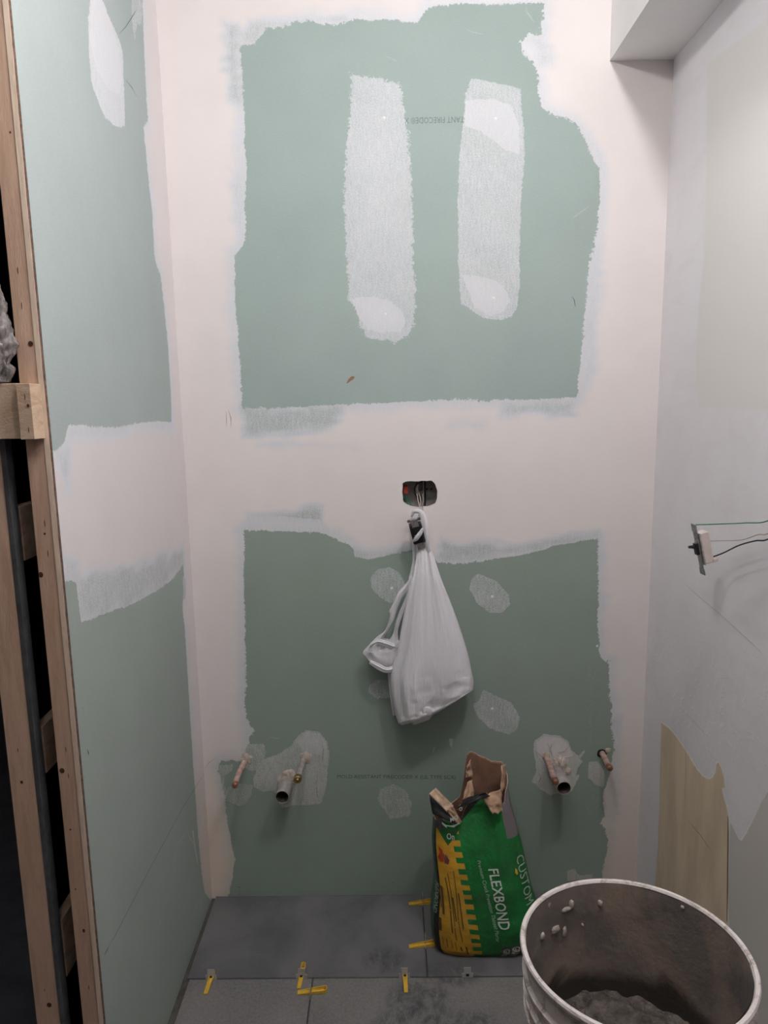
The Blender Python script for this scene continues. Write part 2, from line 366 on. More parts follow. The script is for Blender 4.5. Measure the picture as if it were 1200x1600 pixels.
def sheet(name, us, vs_, to3, hole=None, mats=('board_back',), extra=None):
    U, V = np.meshgrid(us, vs_); P = np.stack([U.ravel(), V.ravel()], 1); nu, nv = len(us), len(vs_)
    idx = np.arange(nu*nv).reshape(nv, nu)
    q = np.stack([idx[:-1, :-1], idx[:-1, 1:], idx[1:, 1:], idx[1:, :-1]], -1).reshape(-1, 4)
    Q = P.copy()
    if hole is not None:
        c = P[q].mean(1); sdc = sdpoly(c, hole); keep = sdc < 0
        rem = np.unique(q[~keep]); kept = np.unique(q[keep]); bd = np.intersect1d(rem, kept)
        hp = np.array(hole)
        for i in bd:
            best = None
            for k in range(len(hp)):
                a, b = hp[k], hp[(k+1) % len(hp)]; e = b-a; t = np.clip((P[i]-a)@e/(e@e), 0, 1); r = a+t*e
                dd = ((P[i]-r)**2).sum()
                if best is None or dd < best[0]: best = (dd, r)
            Q[i] = best[1]
        q = q[keep]
    v3 = to3(Q)
    me = bpy.data.meshes.new(name); me.from_pydata([], [], [])
    me.vertices.add(len(v3)); me.vertices.foreach_set('co', v3.astype(np.float32).ravel())
    me.loops.add(q.size); me.loops.foreach_set('vertex_index', q.astype(np.int32).ravel())
    me.polygons.add(len(q)); me.polygons.foreach_set('loop_start', np.arange(0, q.size, 4, dtype=np.int32))
    me.update(calc_edges=True); me.validate()
    for m in mats: me.materials.append(M[m])
    o = bpy.data.objects.new(name, me); COL.objects.link(o)
    return o, P
def setattr4(o, name, r, g, b, a=None):
    at_ = o.data.color_attributes.new(name, 'FLOAT_COLOR', 'POINT')
    a = np.ones(len(r)) if a is None else a
    at_.data.foreach_set('color', np.stack([r, g, b, a], 1).astype(np.float32).ravel())

# ------------------------------------------------------------------ wall_back
def pb(p): q = at(p, 1, 0.0); return (q[0], q[2])
def pl(p): q = at(p, 0, 0.0); return (q[1], q[2])
def pr(p): q = at(p, 0, W); return (q[1], q[2])
UPG = [(375,73),(385,70),(393,71),(402,62),(414,52),(416,42),(430,43),(440,43),(452,39),(462,34),(470,36),(485,31),(500,38),(520,40),(540,35),(556,30),(575,33),(600,30),(625,33),(650,36),(658,28),(664,18),(672,12),(685,10),(700,8),(720,6),(745,5),(760,8),(800,6),(850,5),(848,25),(845,40),(846,52),(835,55),(828,50),(822,58),(812,66),(814,78),(820,88),(828,95),(833,97),(840,120),(842,140),(842,158),(850,172),(862,178),(880,184),(895,190),(905,200),(912,215),(920,235),(928,252),(937,262),(937,310),(930,370),(921,410),(916,470),(912,510),(909,545),(905,580),(901,621),(860,623),(820,625),(780,625),(760,627),(733,623),(700,624),(650,627),(600,630),(560,631),(510,633),(460,636),(420,638),(378,638),(378,617),(375,570),(373,533),(371,510),(368,483),(367,440),(367,400),(370,396),(379,385),(382,377),(385,360),(383,333),(383,300),(386,262),(382,225),(383,200),(381,170),(380,150),(379,117)]
LOG = [(382,828),(420,829),(465,830),(499,833),(523,838),(528,845),(544,850),(552,859),(554,870),(575,874),(600,869),(630,863),(650,858),(680,876),(692,880),(720,881),(750,877),(790,871),(803,870),(838,862),(869,852),(908,846),(935,841),(934,872),(935,933),(933,975),(937,1007),(938,1028),(943,1032),(951,1034),(952,1086),(956,1105),(955,1132),(960,1162),(957,1185),(955,1207),(947,1226),(943,1236),(942,1257),(945,1276),(936,1287),(945,1295),(950,1314),(948,1331),(943,1352),(941,1367),(941,1410),(357,1412),(357,1399),(360,1388),(364,1370),(365,1356),(368,1342),(363,1326),(360,1306),(354,1284),(353,1260),(352,1240),(344,1212),(339,1198),(345,1190),(360,1188),(385,1190),(390,1174),(389,1153),(397,1142),(387,1127),(382,1100),(385,1067),(383,967),(381,900)]
# (polygon px, edge coverage, feather m, raggedness)
BASE_PATCHES = [
 ([(548,116),(575,120),(600,124),(622,130),(628,150),(632,185),(637,205),(640,245),(646,330),(644,400),(650,450),(647,500),(640,525),(612,536),(575,528),(562,510),(560,490),(545,470),(543,430),(541,400),(538,340),(538,280),(541,230),(546,190),(548,160)], .55, .2, .010),
 ([(736,122),(770,129),(800,135),(813,138),(818,200),(820,240),(815,300),(812,380),(812,440),(808,480),(800,495),(780,500),(755,497),(738,485),(720,475),(718,450),(716,400),(715,320),(718,240),(724,190),(727,150)], .52, .2, .004),
 ([(578,903),(590,890),(608,886),(625,895),(634,915),(625,935),(610,943),(595,935),(580,918)], .36, .3, .003),
 ([(748,896),(775,908),(795,930),(797,945),(785,957),(765,958),(745,942),(734,920),(736,905)], .36, .3, .003),
 ([(755,1077),(770,1085),(800,1098),(812,1122),(808,1140),(795,1148),(765,1138),(745,1118),(738,1100),(748,1095)], .36, .3, .003),
 ([(577,1070),(590,1062),(610,1063),(612,1090),(590,1092),(575,1082)], .30, .3, .003),
 ([(594,1232),(615,1226),(632,1233),(643,1255),(640,1275),(610,1280),(598,1262),(590,1250)], .30, .3, .004),
 ([(701,1153),(708,1155),(706,1170),(703,1165)], .6, .3, .001),
 ([(380,1160),(390,1162),(412,1162),(416,1175),(410,1192),(395,1205),(380,1198),(378,1175)], .30, .3, .004),
 ([(341,1197),(365,1193),(362,1205),(352,1212),(350,1228),(356,1240),(348,1240),(343,1215)], .28, .3, .004),
 ([(355,1232),(372,1224),(394,1226),(394,1240),(384,1255),(375,1260),(355,1252),(350,1240)], .28, .3, .003),
 ([(395,1215),(405,1203),(420,1210),(430,1225),(430,1236),(410,1237),(397,1230)], .36, .3, .003),
 ([(400,1190),(430,1180),(440,1175),(455,1165),(465,1150),(480,1140),(500,1145),(512,1160),(515,1185),(512,1200),(510,1230),(503,1255),(480,1258),(465,1258),(440,1262),(430,1240),(420,1225),(400,1215)], .42, .3, .004),
 ([(835,1158),(850,1147),(875,1150),(888,1158),(893,1172),(902,1180),(910,1190),(903,1200),(900,1212),(906,1210),(898,1228),(893,1237),(880,1237),(860,1243),(845,1234),(835,1224),(830,1222),(838,1205),(837,1190),(833,1170)], .55, .3, .003),
 ([(920,1190),(935,1190),(944,1205),(945,1222),(943,1232),(930,1225),(918,1215)], .50, .3, .003),
 ([(886,1360),(898,1358),(905,1368),(925,1366),(925,1375),(886,1376)], .45, .3, .002),
 ([(900,1186),(912,1172),(915,1173),(904,1190)], .4, .3, .001),
]
COAT_PATCHES = [
 ([(565,165),(580,157),(600,158),(615,170),(630,195),(636,230),(642,300),(620,380),(560,380),(548,300),(552,210)], .62, .10, .014),
 ([(567,168),(580,158),(600,158),(615,170),(630,205),(600,215),(570,200)], .82, .10, .004),
 ([(548,466),(580,463),(610,470),(630,488),(634,505),(625,518),(595,520),(575,515),(560,495)], .80, .03, .004),
 ([(726,157),(770,154),(800,165),(812,200),(812,242),(790,235),(770,220),(750,205),(726,197)], .80, .08, .003),
 ([(722,430),(745,430),(775,438),(792,455),(797,470),(788,487),(765,494),(740,480)], .79, .03, .003),
 ([(375,828),(500,832),(540,848),(552,850),(500,812),(375,800)], .80, .02, .003),
 ([(463,1160),(480,1142),(500,1147),(511,1162),(512,1185),(500,1180),(480,1178)], .62, .03, .003),
 ([(838,1160),(850,1150),(875,1153),(886,1160),(895,1180),(880,1200),(850,1195),(840,1180)], .85, .03, .003),
 ([(432,1215),(442,1206),(460,1205),(463,1222),(455,1232),(436,1228)], .85, .01, .002),
]
THIN_SPOTS = [([(378,636),(540,630),(520,672),(480,682),(378,684)], .40), ([(382,803),(430,795),(505,790),(512,832),(382,828)], .50), ([(548,858),(650,852),(650,875),(554,876)], .50),
 ([(690,845),(790,850),(870,838),(936,830),(936,842),(870,855),(790,872),(690,882)], .52), ([(782,625),(902,620),(900,655),(782,650)], .55), ([(345,30),(378,30),(383,170),(352,160)], .50),
 ([(905,200),(945,235),(945,300),(935,260)], .72), ([(383,27),(475,30),(540,22),(545,36),(415,48),(412,68),(376,75)], .55), ([(355,260),(385,260),(385,400),(372,395)], .70),
 ([(905,380),(945,380),(935,600),(905,620)], .75), ([(822,60),(850,45),(862,100),(845,100)], .62), ([(400,686),(560,690),(560,705),(400,700)], .8), ([(700,655),(760,655),(755,672),(700,670)], .82),
 ([(340,1195),(360,1188),(372,1260),(372,1360),(360,1370),(350,1290)], .72), ([(945,1120),(972,1120),(965,1290),(945,1290)], .70)]
hole0 = [pb(p) for p in [(629,755),(634,752),(650,752),(674,751),(679,755),(683,765),(683,778),(680,787),(672,791),(655,793),(645,792),(636,789),(630,784),(629,770)]]
hole = []
_hr = random.Random(4)
for i in range(len(hole0)):
    a_, b_ = np.array(hole0[i]), np.array(hole0[(i+1) % len(hole0)]); nseg = max(1, int(np.linalg.norm(b_-a_)/.006))
    for k in range(nseg): hole.append(tuple(a_+(b_-a_)*k/nseg+np.array([_hr.uniform(-1, 1), _hr.uniform(-1, 1)])*.0009))
def wobble(P, amp, s, seed): return amp*smooth_noise(P, s, seed)
def board_attrs(o, P, conv, green, base, coat, thin, side_rag=.006):
    sdg = np.full(len(P), -9.0)
    for poly in green: sdg = np.maximum(sdg, sdpoly(P, [conv(p) for p in poly]))
    sd = -sdg; nz = smooth_noise(P, 14.0, 3); nz2 = smooth_noise(P*np.array([1, 3.0]), 22.0, 6)
    cov = .80 + .20*sstep((sd + .012*nz + .008*nz2)/.040); rag = np.full(len(P), side_rag) * (0.5 + 1.1*np.clip(smooth_noise(P, 5.0, 9)+.45, 0, 1))
    for poly, c in thin:
        k = sstep((sdpoly(P, [conv(p) for p in poly]) + .016*nz + .012*nz2 + .012)/.040); cov = np.where(sd > -.012, cov*(1-k) + np.minimum(cov, c)*k, cov)
    for poly, c, fe, rg in base:
        s = sdpoly(P, [conv(p) for p in poly]); cc = c + (1-c)*.0*s; m = s > sd
        cov = np.where(m, cc, cov); rag = np.where(m, rg, rag); sd = np.maximum(sd, s)
    setattr4(o, 'mud', sd, np.clip(cov, 0, 1), rag)
    sd2 = np.full(len(P), -1.0); c2 = np.zeros(len(P)); r2 = np.full(len(P), .003)
    for poly, c, fe, rg in coat:
        s = sdpoly(P, [conv(p) for p in poly]); m = s > sd2
        cc = c*(.93+.07*sstep(s/fe)); c2 = np.where(m, cc, c2); r2 = np.where(m, rg, r2); sd2 = np.maximum(sd2, s)
    setattr4(o, 'coat', sd2, c2, r2)

us = np.linspace(0, W, 314); vz = np.linspace(-0.011, H, 616)
wall_back, P = sheet('wall_back', us, vz, lambda Q: np.stack([Q[:, 0], np.zeros(len(Q)), Q[:, 1]], 1), hole)
board_attrs(wall_back, P, pb, [UPG, LOG], BASE_PATCHES, COAT_PATCHES, THIN_SPOTS)
struct(wall_back)
# thickness of the board round the opening and the closed back of the partition
mb = MB(); n = len(hole); mb.add([(x, 0, z) for x, z in hole]+[(x, .0127, z) for x, z in hole], [(i, (i+1) % n, n+(i+1) % n, n+i) for i in range(n)])
mb.build('board_edge', 'gypsum_white', wall_back)
mb = MB().box((-.13, .10, -.011), (W+.1, .112, H)); mb.build('wall_backing', 'dark', wall_back)

# ------------------------------------------------------------------ wall_left
YL = -0.7175
LG1 = [(0,-30),(223,-30),(223,10),(224,50),(228,133),(231,190),(224,198),(227,227),(233,290),(238,333),(241,400),(245,417),(251,430),(255,467),(262,533),(267,617),(268,660),(250,658),(225,660),(200,664),(180,668),(150,667),(128,664),(108,664),(104,676),(100,690),(92,702),(86,704),(40,700),(-40,200)]
LG2 = [(98,908),(112,908),(119,911),(122,935),(127,973),(150,965),(175,955),(200,947),(220,938),(233,930),(250,920),(267,907),(278,895),(286,882),(288,905),(287,925),(285,947),(289,987),(293,1050),(297,1117),(301,1183),(305,1240),(309,1300),(312,1333),(316,1370),(320,1395),(350,1430),(330,1750),(180,1750),(60,1700),(60,900)]
LP = [([(143,-20),(158,-6),(166,18),(176,38),(186,62),(192,80),(193,120),(195,160),(195,197),(187,199),(180,198),(172,190),(165,185),(157,168),(150,150),(146,138),(143,130),(139,80),(138,30)], .66, .3, .004),
      ([(205,-20),(222,-20),(222,40),(215,35),(210,60),(206,30)], .35, .3, .010), ([(286,900),(292,905),(296,980),(290,985),(286,940)], .5, .3, .006),
      ([(300,1295),(304,1330),(311,1360),(307,1330),(303,1300)], .4, .3, .003)]
LC = [([(143,-10),(158,-6),(172,30),(186,75),(190,120),(188,150),(170,140),(150,110),(140,60)], .84, .1, .006)]
LT = [([(120,905),(160,880),(240,872),(286,850),(288,885),(255,925),(200,950),(125,975)], .52), ([(92,860),(125,870),(125,905),(100,905)], .60), ([(86,700),(112,690),(112,770),(100,770),(90,740)], .62),
      ([(104,664),(200,660),(200,682),(104,690)], .70), ([(220,658),(268,655),(268,675),(220,672)], .72), ([(245,420),(252,430),(268,640),(262,640)], .8)]
us = np.linspace(YL, 0, 181)
wall_left, P = sheet('wall_left', us, vz, lambda Q: np.stack([np.zeros(len(Q)), Q[:, 0], Q[:, 1]], 1), None, ('board_left',))
board_attrs(wall_left, P, pl, [LG1, LG2], LP, LC, LT, .004)
struct(wall_left)
# board end: gypsum core between two brown papers, slightly ragged
def edge_strip(x0, x1, jag, yb, seed, n=260):
    zs = np.linspace(-.011, H, n); r = random.Random(seed); v = []; f = []
    for z in zs:
        j = jag*(r.random()**3)*2.5
        v += [(x0, YL-yb, z), (x1-j, YL-yb, z), (x1-j, YL+.004, z), (x0, YL+.004, z)]
    for i in range(n-1):
        k = 4*i; f += [(k, k+1, k+5, k+4), (k+1, k+2, k+6, k+5), (k+3, k, k+4, k+7)]
    return v, f
v, f = edge_strip(-.0122, -.0036, .0003, .0012, 2); obj('board_core', v, f, 'gypsum', wall_left)
v, f = edge_strip(-.0040, -.0001, .0006, .0003, 5); obj('paper_edge', v, f, 'paper', wall_left)
MB().box((-.0127, YL+.004, -.011), (-.0006, -.0005, H)).build('board_backing', 'paper', wall_left)

# ------------------------------------------------------------------ wall_right
BEIGE = [(1105,100),(1160,60),(1300,-40),(1320,640),(1200,642),(1130,638),(1092,637),(1087,600),(1087,560),(1092,480),(1100,400),(1104,250)]
TAN = [(1033,1128),(1046,1138),(1058,1152),(1070,1170),(1080,1186),(1090,1203),(1098,1212),(1108,1217),(1114,1214),(1118,1205),(1119,1193),(1122,1190),(1127,1198),(1131,1214),(1133,1230),(1128,1232),(1131,1246),(1136,1262),(1139,1280),(1138,1320),(1137,1450),(1016,1470),(1022,1400),(1028,1330),(1031,1240),(1032,1180)]
GREY = [(1141,1283),(1148,1298),(1154,1309),(1158,1313),(1166,1300),(1178,1278),(1190,1252),(1205,1230),(1300,1210),(1300,1700),(1135,1700)]
us = np.concatenate([np.linspace(-3.2, -1.15, 5)[:-1], np.linspace(-1.15, 0, 288)])
wall_right, P = sheet('wall_right', us, vz, lambda Q: np.stack([np.full(len(Q), W), Q[:, 0], Q[:, 1]], 1), None, ('right',))
setattr4(wall_right, 'mud', *[sdpoly(P, [pr(p) for p in poly]) for poly in (BEIGE, TAN, GREY)])
struct(wall_right)
MB().box((W+.0005, -3.2, -.011), (W+.1, .1, H)).build('wall_backing', 'dark', wall_right)

# ------------------------------------------------------------------ ceiling, soffit, rest of the room
struct(MB().box((-2.1, -3.25, H), (W+.1, 2.3, H+.06)).build('ceiling', 'white'))
so = MB().box((1.0960, -3.2, 2.2455), (W, 0, H)); struct(so.build('trim_1', 'soffit'))
struct(MB().box((-2.1, -3.25, -.02), (W+.1, -3.2, H)).build('wall_front', 'room'))
struct(MB().box((-2.1, -3.25, -.02), (-2.04, 2.3, H)).build('wall_far_left', 'dark'))
struct(MB().box((-2.1, 2.24, -.02), (-.1, 2.3, H)).build('wall_far_back', 'dark'))
struct(MB().box((-.14, .112, -.02), (-.10, 2.3, H)).build('wall_middle', 'dark'))

# ------------------------------------------------------------------ floor: substrate and set tiles
mb = MB(); mb.box((-.15, -3.25, -.03), (W+.05, .02, -.009)); fl = mb.build('floor', 'sub'); struct(fl)
mb = MB(); mb.box((-2.1, -3.25, -.03), (-.15, 2.3, -.0005)); struct(mb.build('floor_side_room', 'darkfloor'))
tv, tf, dust, stain = [], [], [], []
def add_tile(x0, x1, y0, y1, top, du):
    nx = max(2, int((x1-x0)/.012)); ny = max(2, int((y1-y0)/.012)); k = len(tv)
    e = .0012
    xs = np.concatenate([[x0], np.linspace(x0+e, x1-e, nx), [x1]]); ys = np.concatenate([[y0], np.linspace(y0+e, y1-e, ny), [y1]])
    for j, y in enumerate(ys):
        for i, x in enumerate(xs):
            edge = i in (0, len(xs)-1) or j in (0, len(ys)-1)
            tv.append((x, y, top-(.0012 if edge else 0))); dust.append(du)
            s = 0.0
            for (sx, sy, rx, ry) in STAINS: s = max(s, 1-math.hypot((x-sx)/rx, (y-sy)/ry))
            stain.append(max(0, min(1, s*2.2)))
    n1 = len(xs)
    for j in range(len(ys)-1):
        for i in range(n1-1): tf.append((k+j*n1+i, k+j*n1+i+1, k+(j+1)*n1+i+1, k+(j+1)*n1+i))
    ring = [(x0, y0), (x1, y0), (x1, y1), (x0, y1)]; b = len(tv)
    for x, y in ring: tv.append((x, y, top-.0012)); dust.append(du); stain.append(0)
    for x, y in ring: tv.append((x, y, top-.010)); dust.append(du); stain.append(0)
    for i in range(4): tf.append((b+i, b+(i+1) % 4, b+4+(i+1) % 4, b+4+i))
def fl_pt(p): q = at(p, 2, 0); return q[0], q[1]
STAINS = [(*fl_pt((655,1560)), .10, .07), (*fl_pt((600,1500)), .07, .05), (*fl_pt((650,1600)), .13, .07), (*fl_pt((705,1520)), .10, .05), (*fl_pt((740,1600)), .07, .05)]
g = .0025
rows = [(-.2965, -.002, .013, [.6225, 1.2350]), (-.5925, -.2990, .019, [.3325, .9450]), (-.8885, -.5950, .018, [.6250, 1.238])]
for k in range(3, 8): rows.append((-.2965-k*.296, -.296*k-.003, .018, [.3325, .945] if k % 2 else [.625, 1.238]))
for ri, (y0, y1, xs0, js) in enumerate(rows):
    x = xs0
    for j in js+[W-.004]:
        if j-x > .02: add_tile(x, j-g/2, y0, y1, 0.0 if ri % 2 == 0 else -.0006, .10 if ri == 0 else .62)
        x = j+g/2
ft = obj('tile_surface', tv, tf, 'tile', fl)
for nm, arr in (('dust', dust), ('stain', stain)):
    a = ft.data.attributes.new(nm, 'FLOAT', 'POINT'); a.data.foreach_set('value', np.array(arr, np.float32))

# ------------------------------------------------------------------ marks lying on the walls
CONV = {'b': lambda p: at(p, 1, 0.0)+np.array([0, -.0005, 0]), 'l': lambda p: at(p, 0, 0.0)+np.array([.0005, 0, 0]), 'r': lambda p: at(p, 0, W)+np.array([-.0005, 0, 0]), 'f': lambda p: at(p, 2, 0.0)+np.array([0, 0, .0004])}
NRM = {'b': np.array([0, -1, 0]), 'l': np.array([1, 0, 0]), 'r': np.array([-1, 0, 0]), 'f': np.array([0, 0, 1.])}
def marks(name, wall, parent, mat, strokes, label=None):
    mb = MB()
    for pts, w in strokes:
        P3 = [CONV[wall](p) for p in pts]; n = len(P3); v = []
        for i, p in enumerate(P3):
            t = P3[min(i+1, n-1)]-P3[max(i-1, 0)]; s = np.cross(NRM[wall], t); s /= np.linalg.norm(s)
            ww = w*(0.25 if i in (0, n-1) else 1)*(.8+.4*random.random())/2
            v += [p+s*ww, p-s*ww]
        mb.add(v, [(2*i, 2*i+1, 2*i+3, 2*i+2) for i in range(n-1)])
    return mb.build(name, mat, parent)
def blobs(name, wall, parent, mat, items):
    mb = MB()
    for (p, r) in items:
        c = CONV[wall](p); N = NRM[wall]; a = np.cross(N, [0.31, .2, .93]); a /= np.linalg.norm(a); b = np.cross(N, a); n = 10
        v = [c+N*.0008]+[c+(a*math.cos(2*math.pi*k/n)+b*math.sin(2*math.pi*k/n))*r*(.8+.35*random.random()) for k in range(n)]
        mb.add(v, [(0, 1+k, 1+(k+1) % n) for k in range(n)])
    return mb.build(name, mat, parent)
blobs('filled_screw_head', 'b', wall_back, 'screw', [((600,184),.004),((774,186),.004),((602,491),.004),((771,466),.004),((612,919),.0042),((769,932),.0042),((769,1107),.004),((933,1009),.0035)])
marks('dried_compound_streak', 'b', wall_back, 'skim_thin', [([(892,343),(905,333),(914,327),(922,321)], .0035), ([(933,317),(934,312),(938,314)], .003), ([(422,1151),(430,1153),(437,1154)], .003), ([(398,1184),(403,1185),(409,1184)], .003), ([(676,1176),(678,1170),(680,1166)], .004),
   ([(823,10),(822,18),(830,28),(835,36)], .004), ([(816,24),(822,20)], .003), ([(633,132),(640,134)], .003), ([(600,87),(613,92),(622,96)], .002), ([(728,45),(736,50),(758,54)], .0025)] +
   [([(567+i*7, 889-(i > 5)*(i-5)*3+random.uniform(-2,2)), (569+i*7, 891-(i > 5)*(i-5)*3)], .0022) for i in range(11)] +
   [([(922+random.gauss(0,2.5), y), (923+random.gauss(0,2), y+random.uniform(1,5))], random.uniform(.001,.0026)) for y in np.linspace(1040,1165,44)] +
   [([(x, y), (x+random.uniform(-2,3), y+random.uniform(1,4))], random.uniform(.0012,.003)) for x, y in zip(rng.normal(932,8,46), rng.normal(1246,18,46))] +
   [([(832+random.uniform(0,20), 1226+random.uniform(-3,6)), (833+random.uniform(0,20), 1228+random.uniform(-3,6))], .003) for _ in range(5)])
marks('scuff', 'b', wall_back, 'pencil', [([(893,463),(897,468),(898,474),(899,480)], .0022), ([(320,1201),(326,1192),(338,1184)], .001)])
marks('pencil_mark', 'b', wall_back, 'chip', [([(353,642),(354,656),(354,668)], .0012), ([(357,641),(361,654),(361,668)], .0016)])
marks('paper_tear', 'b', wall_back, 'chip', [([(542,599),(546,594),(551,590),(554,589)], .0075)])
marks('nail_hole', 'b', wall_back, 'black', [([(372,1386),(376,1386)], .0045), ([(613,1378),(617,1380)], .004), ([(374.5,1389),(374.6,1399)], .001)])
def faint(name, wall, parent, strokes, mat): return marks(name, wall, parent, mat, strokes)
marks('pencil_line', 'l', wall_left, 'pencil', [([(322,1204),(309,1224),(285,1262),(255,1318),(225,1374),(200,1422),(180,1461),(162,1492)], .0013), ([(163,1493),(166,1486),(169,1481)], .0035), ([(214,14),(205,28),(196,42),(186,53)], .0018), ([(196,125),(206,137),(213,151)], .0022)])
marks('nail_hole', 'l', wall_left, 'black', [([(136,1171),(138,1177),(138,1180)], .0035), ([(129,1105),(130,1109)], .0025), ([(268,684),(269,687)], .003)])
marks('dried_compound_streak', 'l', wall_left, 'skim_thin', [([(272,1406),(271,1380),(272,1350),(276,1322),(283,1310),(290,1304)], .0035), ([(292,1294),(297,1310),(304,1320),(308,1340)], .0045), ([(248,1430),(250,1442),(252,1446)], .004), ([(253,1426),(252,1440)], .003), ([(309,1405),(304,1425),(300,1438)], .004), ([(317,1400),(313,1420),(311,1440)], .006),
   ([(190,228),(190.5,231)], .003), ([(212,353),(212,356)], .004), ([(181,262),(182,265)], .002), ([(190,629),(191,630)], .003), ([(142,1100),(160,1210),(150,1260)], .0007), ([(235,1188),(238,1190)], .003), ([(190,300),(200,314)], .001), ([(258,560),(260,590),(261,617)], .0025)])
marks('crease', 'r', wall_right, 'skim', [([(1070,912),(1090,930),(1120,955),(1150,982),(1175,1005),(1193,1023)], .0022), ([(1041,1202),(1055,1217),(1076,1244)], .0018), ([(1060,1105),(1085,1127),(1105,1150)], .0018)])
marks('plank_edge', 'r', wall_right, 'chip', [([(1137.5,1275),(1138,1300),(1137.5,1340),(1137,1390),(1136,1440)], .007), ([(1071,1150),(1072,1200),(1070,1260)], .0012), ([(1075,1282),(1095,1305),(1112,1330)], .002)])
marks('dried_mortar_smear', 'f', fl, 'gprint', [([(484,1451),(485,1459)], .002)])

# ------------------------------------------------------------------ printed words (text turned into thin meshes)
def text_mesh(s, size_w=None, cap=None, bold=0.0):
    cu = bpy.data.curves.new('txt', 'FONT'); cu.body = s; cu.resolution_u = 2; cu.offset = bold
    ob = bpy.data.objects.new('txt', cu); COL.objects.link(ob)
    dg = bpy.context.evaluated_depsgraph_get(); me = bpy.data.meshes.new_from_object(ob.evaluated_get(dg))
    v = np.array([x.co[:] for x in me.vertices]); f = [tuple(p.vertices) for p in me.polygons]
    bpy.data.objects.remove(ob); bpy.data.curves.remove(cu); bpy.data.meshes.remove(me)
    lo, hi = v.min(0), v.max(0); v = (v-lo); ext = hi-lo; return v[:, :2]/ext[:2], f, ext[0]/ext[1]
def wall_text(name, s, p0, p1, hpx, mat, flip=False):
    a, b = at(p0, 1, 0), at(p1, 1, 0); L = abs(b[0]-a[0])
    v, f, _ = text_mesh(s); hz = abs(at((p0[0], p0[1]-hpx), 1, 0)[2]-a[2])
    out = []
    for x, y in v:
        if flip: out.append((b[0]-x*L, -.0004, a[2]+hz-y*hz))
        else: out.append((a[0]+x*L, -.0004, a[2]+(b[2]-a[2])*x+y*hz))
    return obj(name, out, f, mat, wall_back)
wall_text('printed_words', 'MOLD-RESISTANT FIRECODE\u00ae X (UL TYPE SCX)', (527,1218), (712,1219), 8, 'ink')
wall_text('printed_words', 'TANT FIRECODE\u00ae X', (632,194), (725,192), 10, 'ink_soft', True)

# ------------------------------------------------------------------ electrical box in the wall
hx0, hz1 = pb((627,749)); hx1, hz0 = pb((686,796))
box = thing('junction_box', 'dark grey junction box recessed in the compound-covered back wall', 'electrical box', ((hx0+hx1)/2, .04, hz0))
mb = MB(); x0, x1, z0, z1, yb = hx0-.004, hx1+.004, hz0-.004, hz1+.004, .056
for a, b in (((x0,.013,z0),(x0+.002,yb,z1)), ((x1-.002,.013,z0),(x1,yb,z1)), ((x0,.013,z0),(x1,yb,z0+.002)), ((x0,.013,z1-.002),(x1,yb,z1)), ((x0,yb-.002,z0),(x1,yb,z1)), (((x0+x1)/2+.010,.03,z0),((x0+x1)/2+.0115,yb,z1))): mb.box(a, b)
mb.build('box_shell', 'boxgrey', box)
mb = MB()
for p in ((667,764),(674,764)):
    c = at(p, 1, yb-.003); mb.lathe((c[0], yb-.0022, c[2]), [(0.0, .0004), (.0026, .0004), (.0026, 0)], 12, axis='y')
mb.build('screw_hole', 'black', box)
def wire_thing(label, pts, r, mat, parent=None, n=8):
    P3 = [Vector(p) for p in pts]; out = []
    for i in range(len(P3)-1):
        p0, p1, p2, p3 = P3[max(i-1,0)], P3[i], P3[i+1], P3[min(i+2,len(P3)-1)]
        for k in range(6):
            t = k/6; out.append(.5*((2*p1)+(-p0+p2)*t+(2*p0-5*p1+4*p2-p3)*t*t+(-p0+3*p1-3*p2+p3)*t*t*t))
    out.append(P3[-1]); mb = MB().tube(out, r, n); o = mb.build('wire', mat, parent, True)
    if parent is None: tag(o, label, 'wire')
    return o
mb = MB(); c = at((634,764), 1, .03); mb.box((c[0]-.007, .022, c[2]-.012), (c[0]+.006, .04, c[2]+.010), bev=.002)
tag(mb.build('wire_connector', 'red'), 'small dark red wire connector inside the wall box', 'wire connector')
A = lambda x, y, Y: at((x, y), 1, Y)
wire_thing('bare green ground wire in the left of the wall box', [A(633,766,.035), A(634,776,.03), A(637,786,.03), A(643,796,.035)], .0014, 'wgreen')
wire_thing('second green wire curling beside the first in the wall box', [A(634,766,.045), A(637,778,.04), A(641,787,.04), A(646,797,.045)], .0012, 'wgreen')
wire_thing('black wire looping down the middle of the wall box', [A(660,752,.05), A(650,758,.03), A(648,770,.03), A(655,782,.035), A(662,796,.03)], .0018, 'wblack')
wire_thing('thick black cable standing upright in the wall box', [A(664,748,.05), A(664,765,.045), A(664,780,.045), A(664,796,.05)], .0026, 'wblack')
wire_thing('grey bundle of cable sheath at the top of the wall box', [A(655,750,.045), A(651,762,.035), A(654,773,.04), A(661,766,.05)], .0045, 'boxgrey')
for dx, lab, mt in ((0,'left white wire running from the wall box down to the hanging receptacle','wwhite'), (4,'right white wire running from the wall box down to the hanging receptacle','wwhite'), (8,'dark wire beside the white ones, running down to the hanging receptacle','boxgrey')):
    wire_thing(lab, [A(650+dx,766,.05), A(653+dx,780,.012), A(655+dx*.6,789,-.004), A(656+dx*.6,798,-.022), A(654+dx*.5,806,-.030)], .0012, mt)

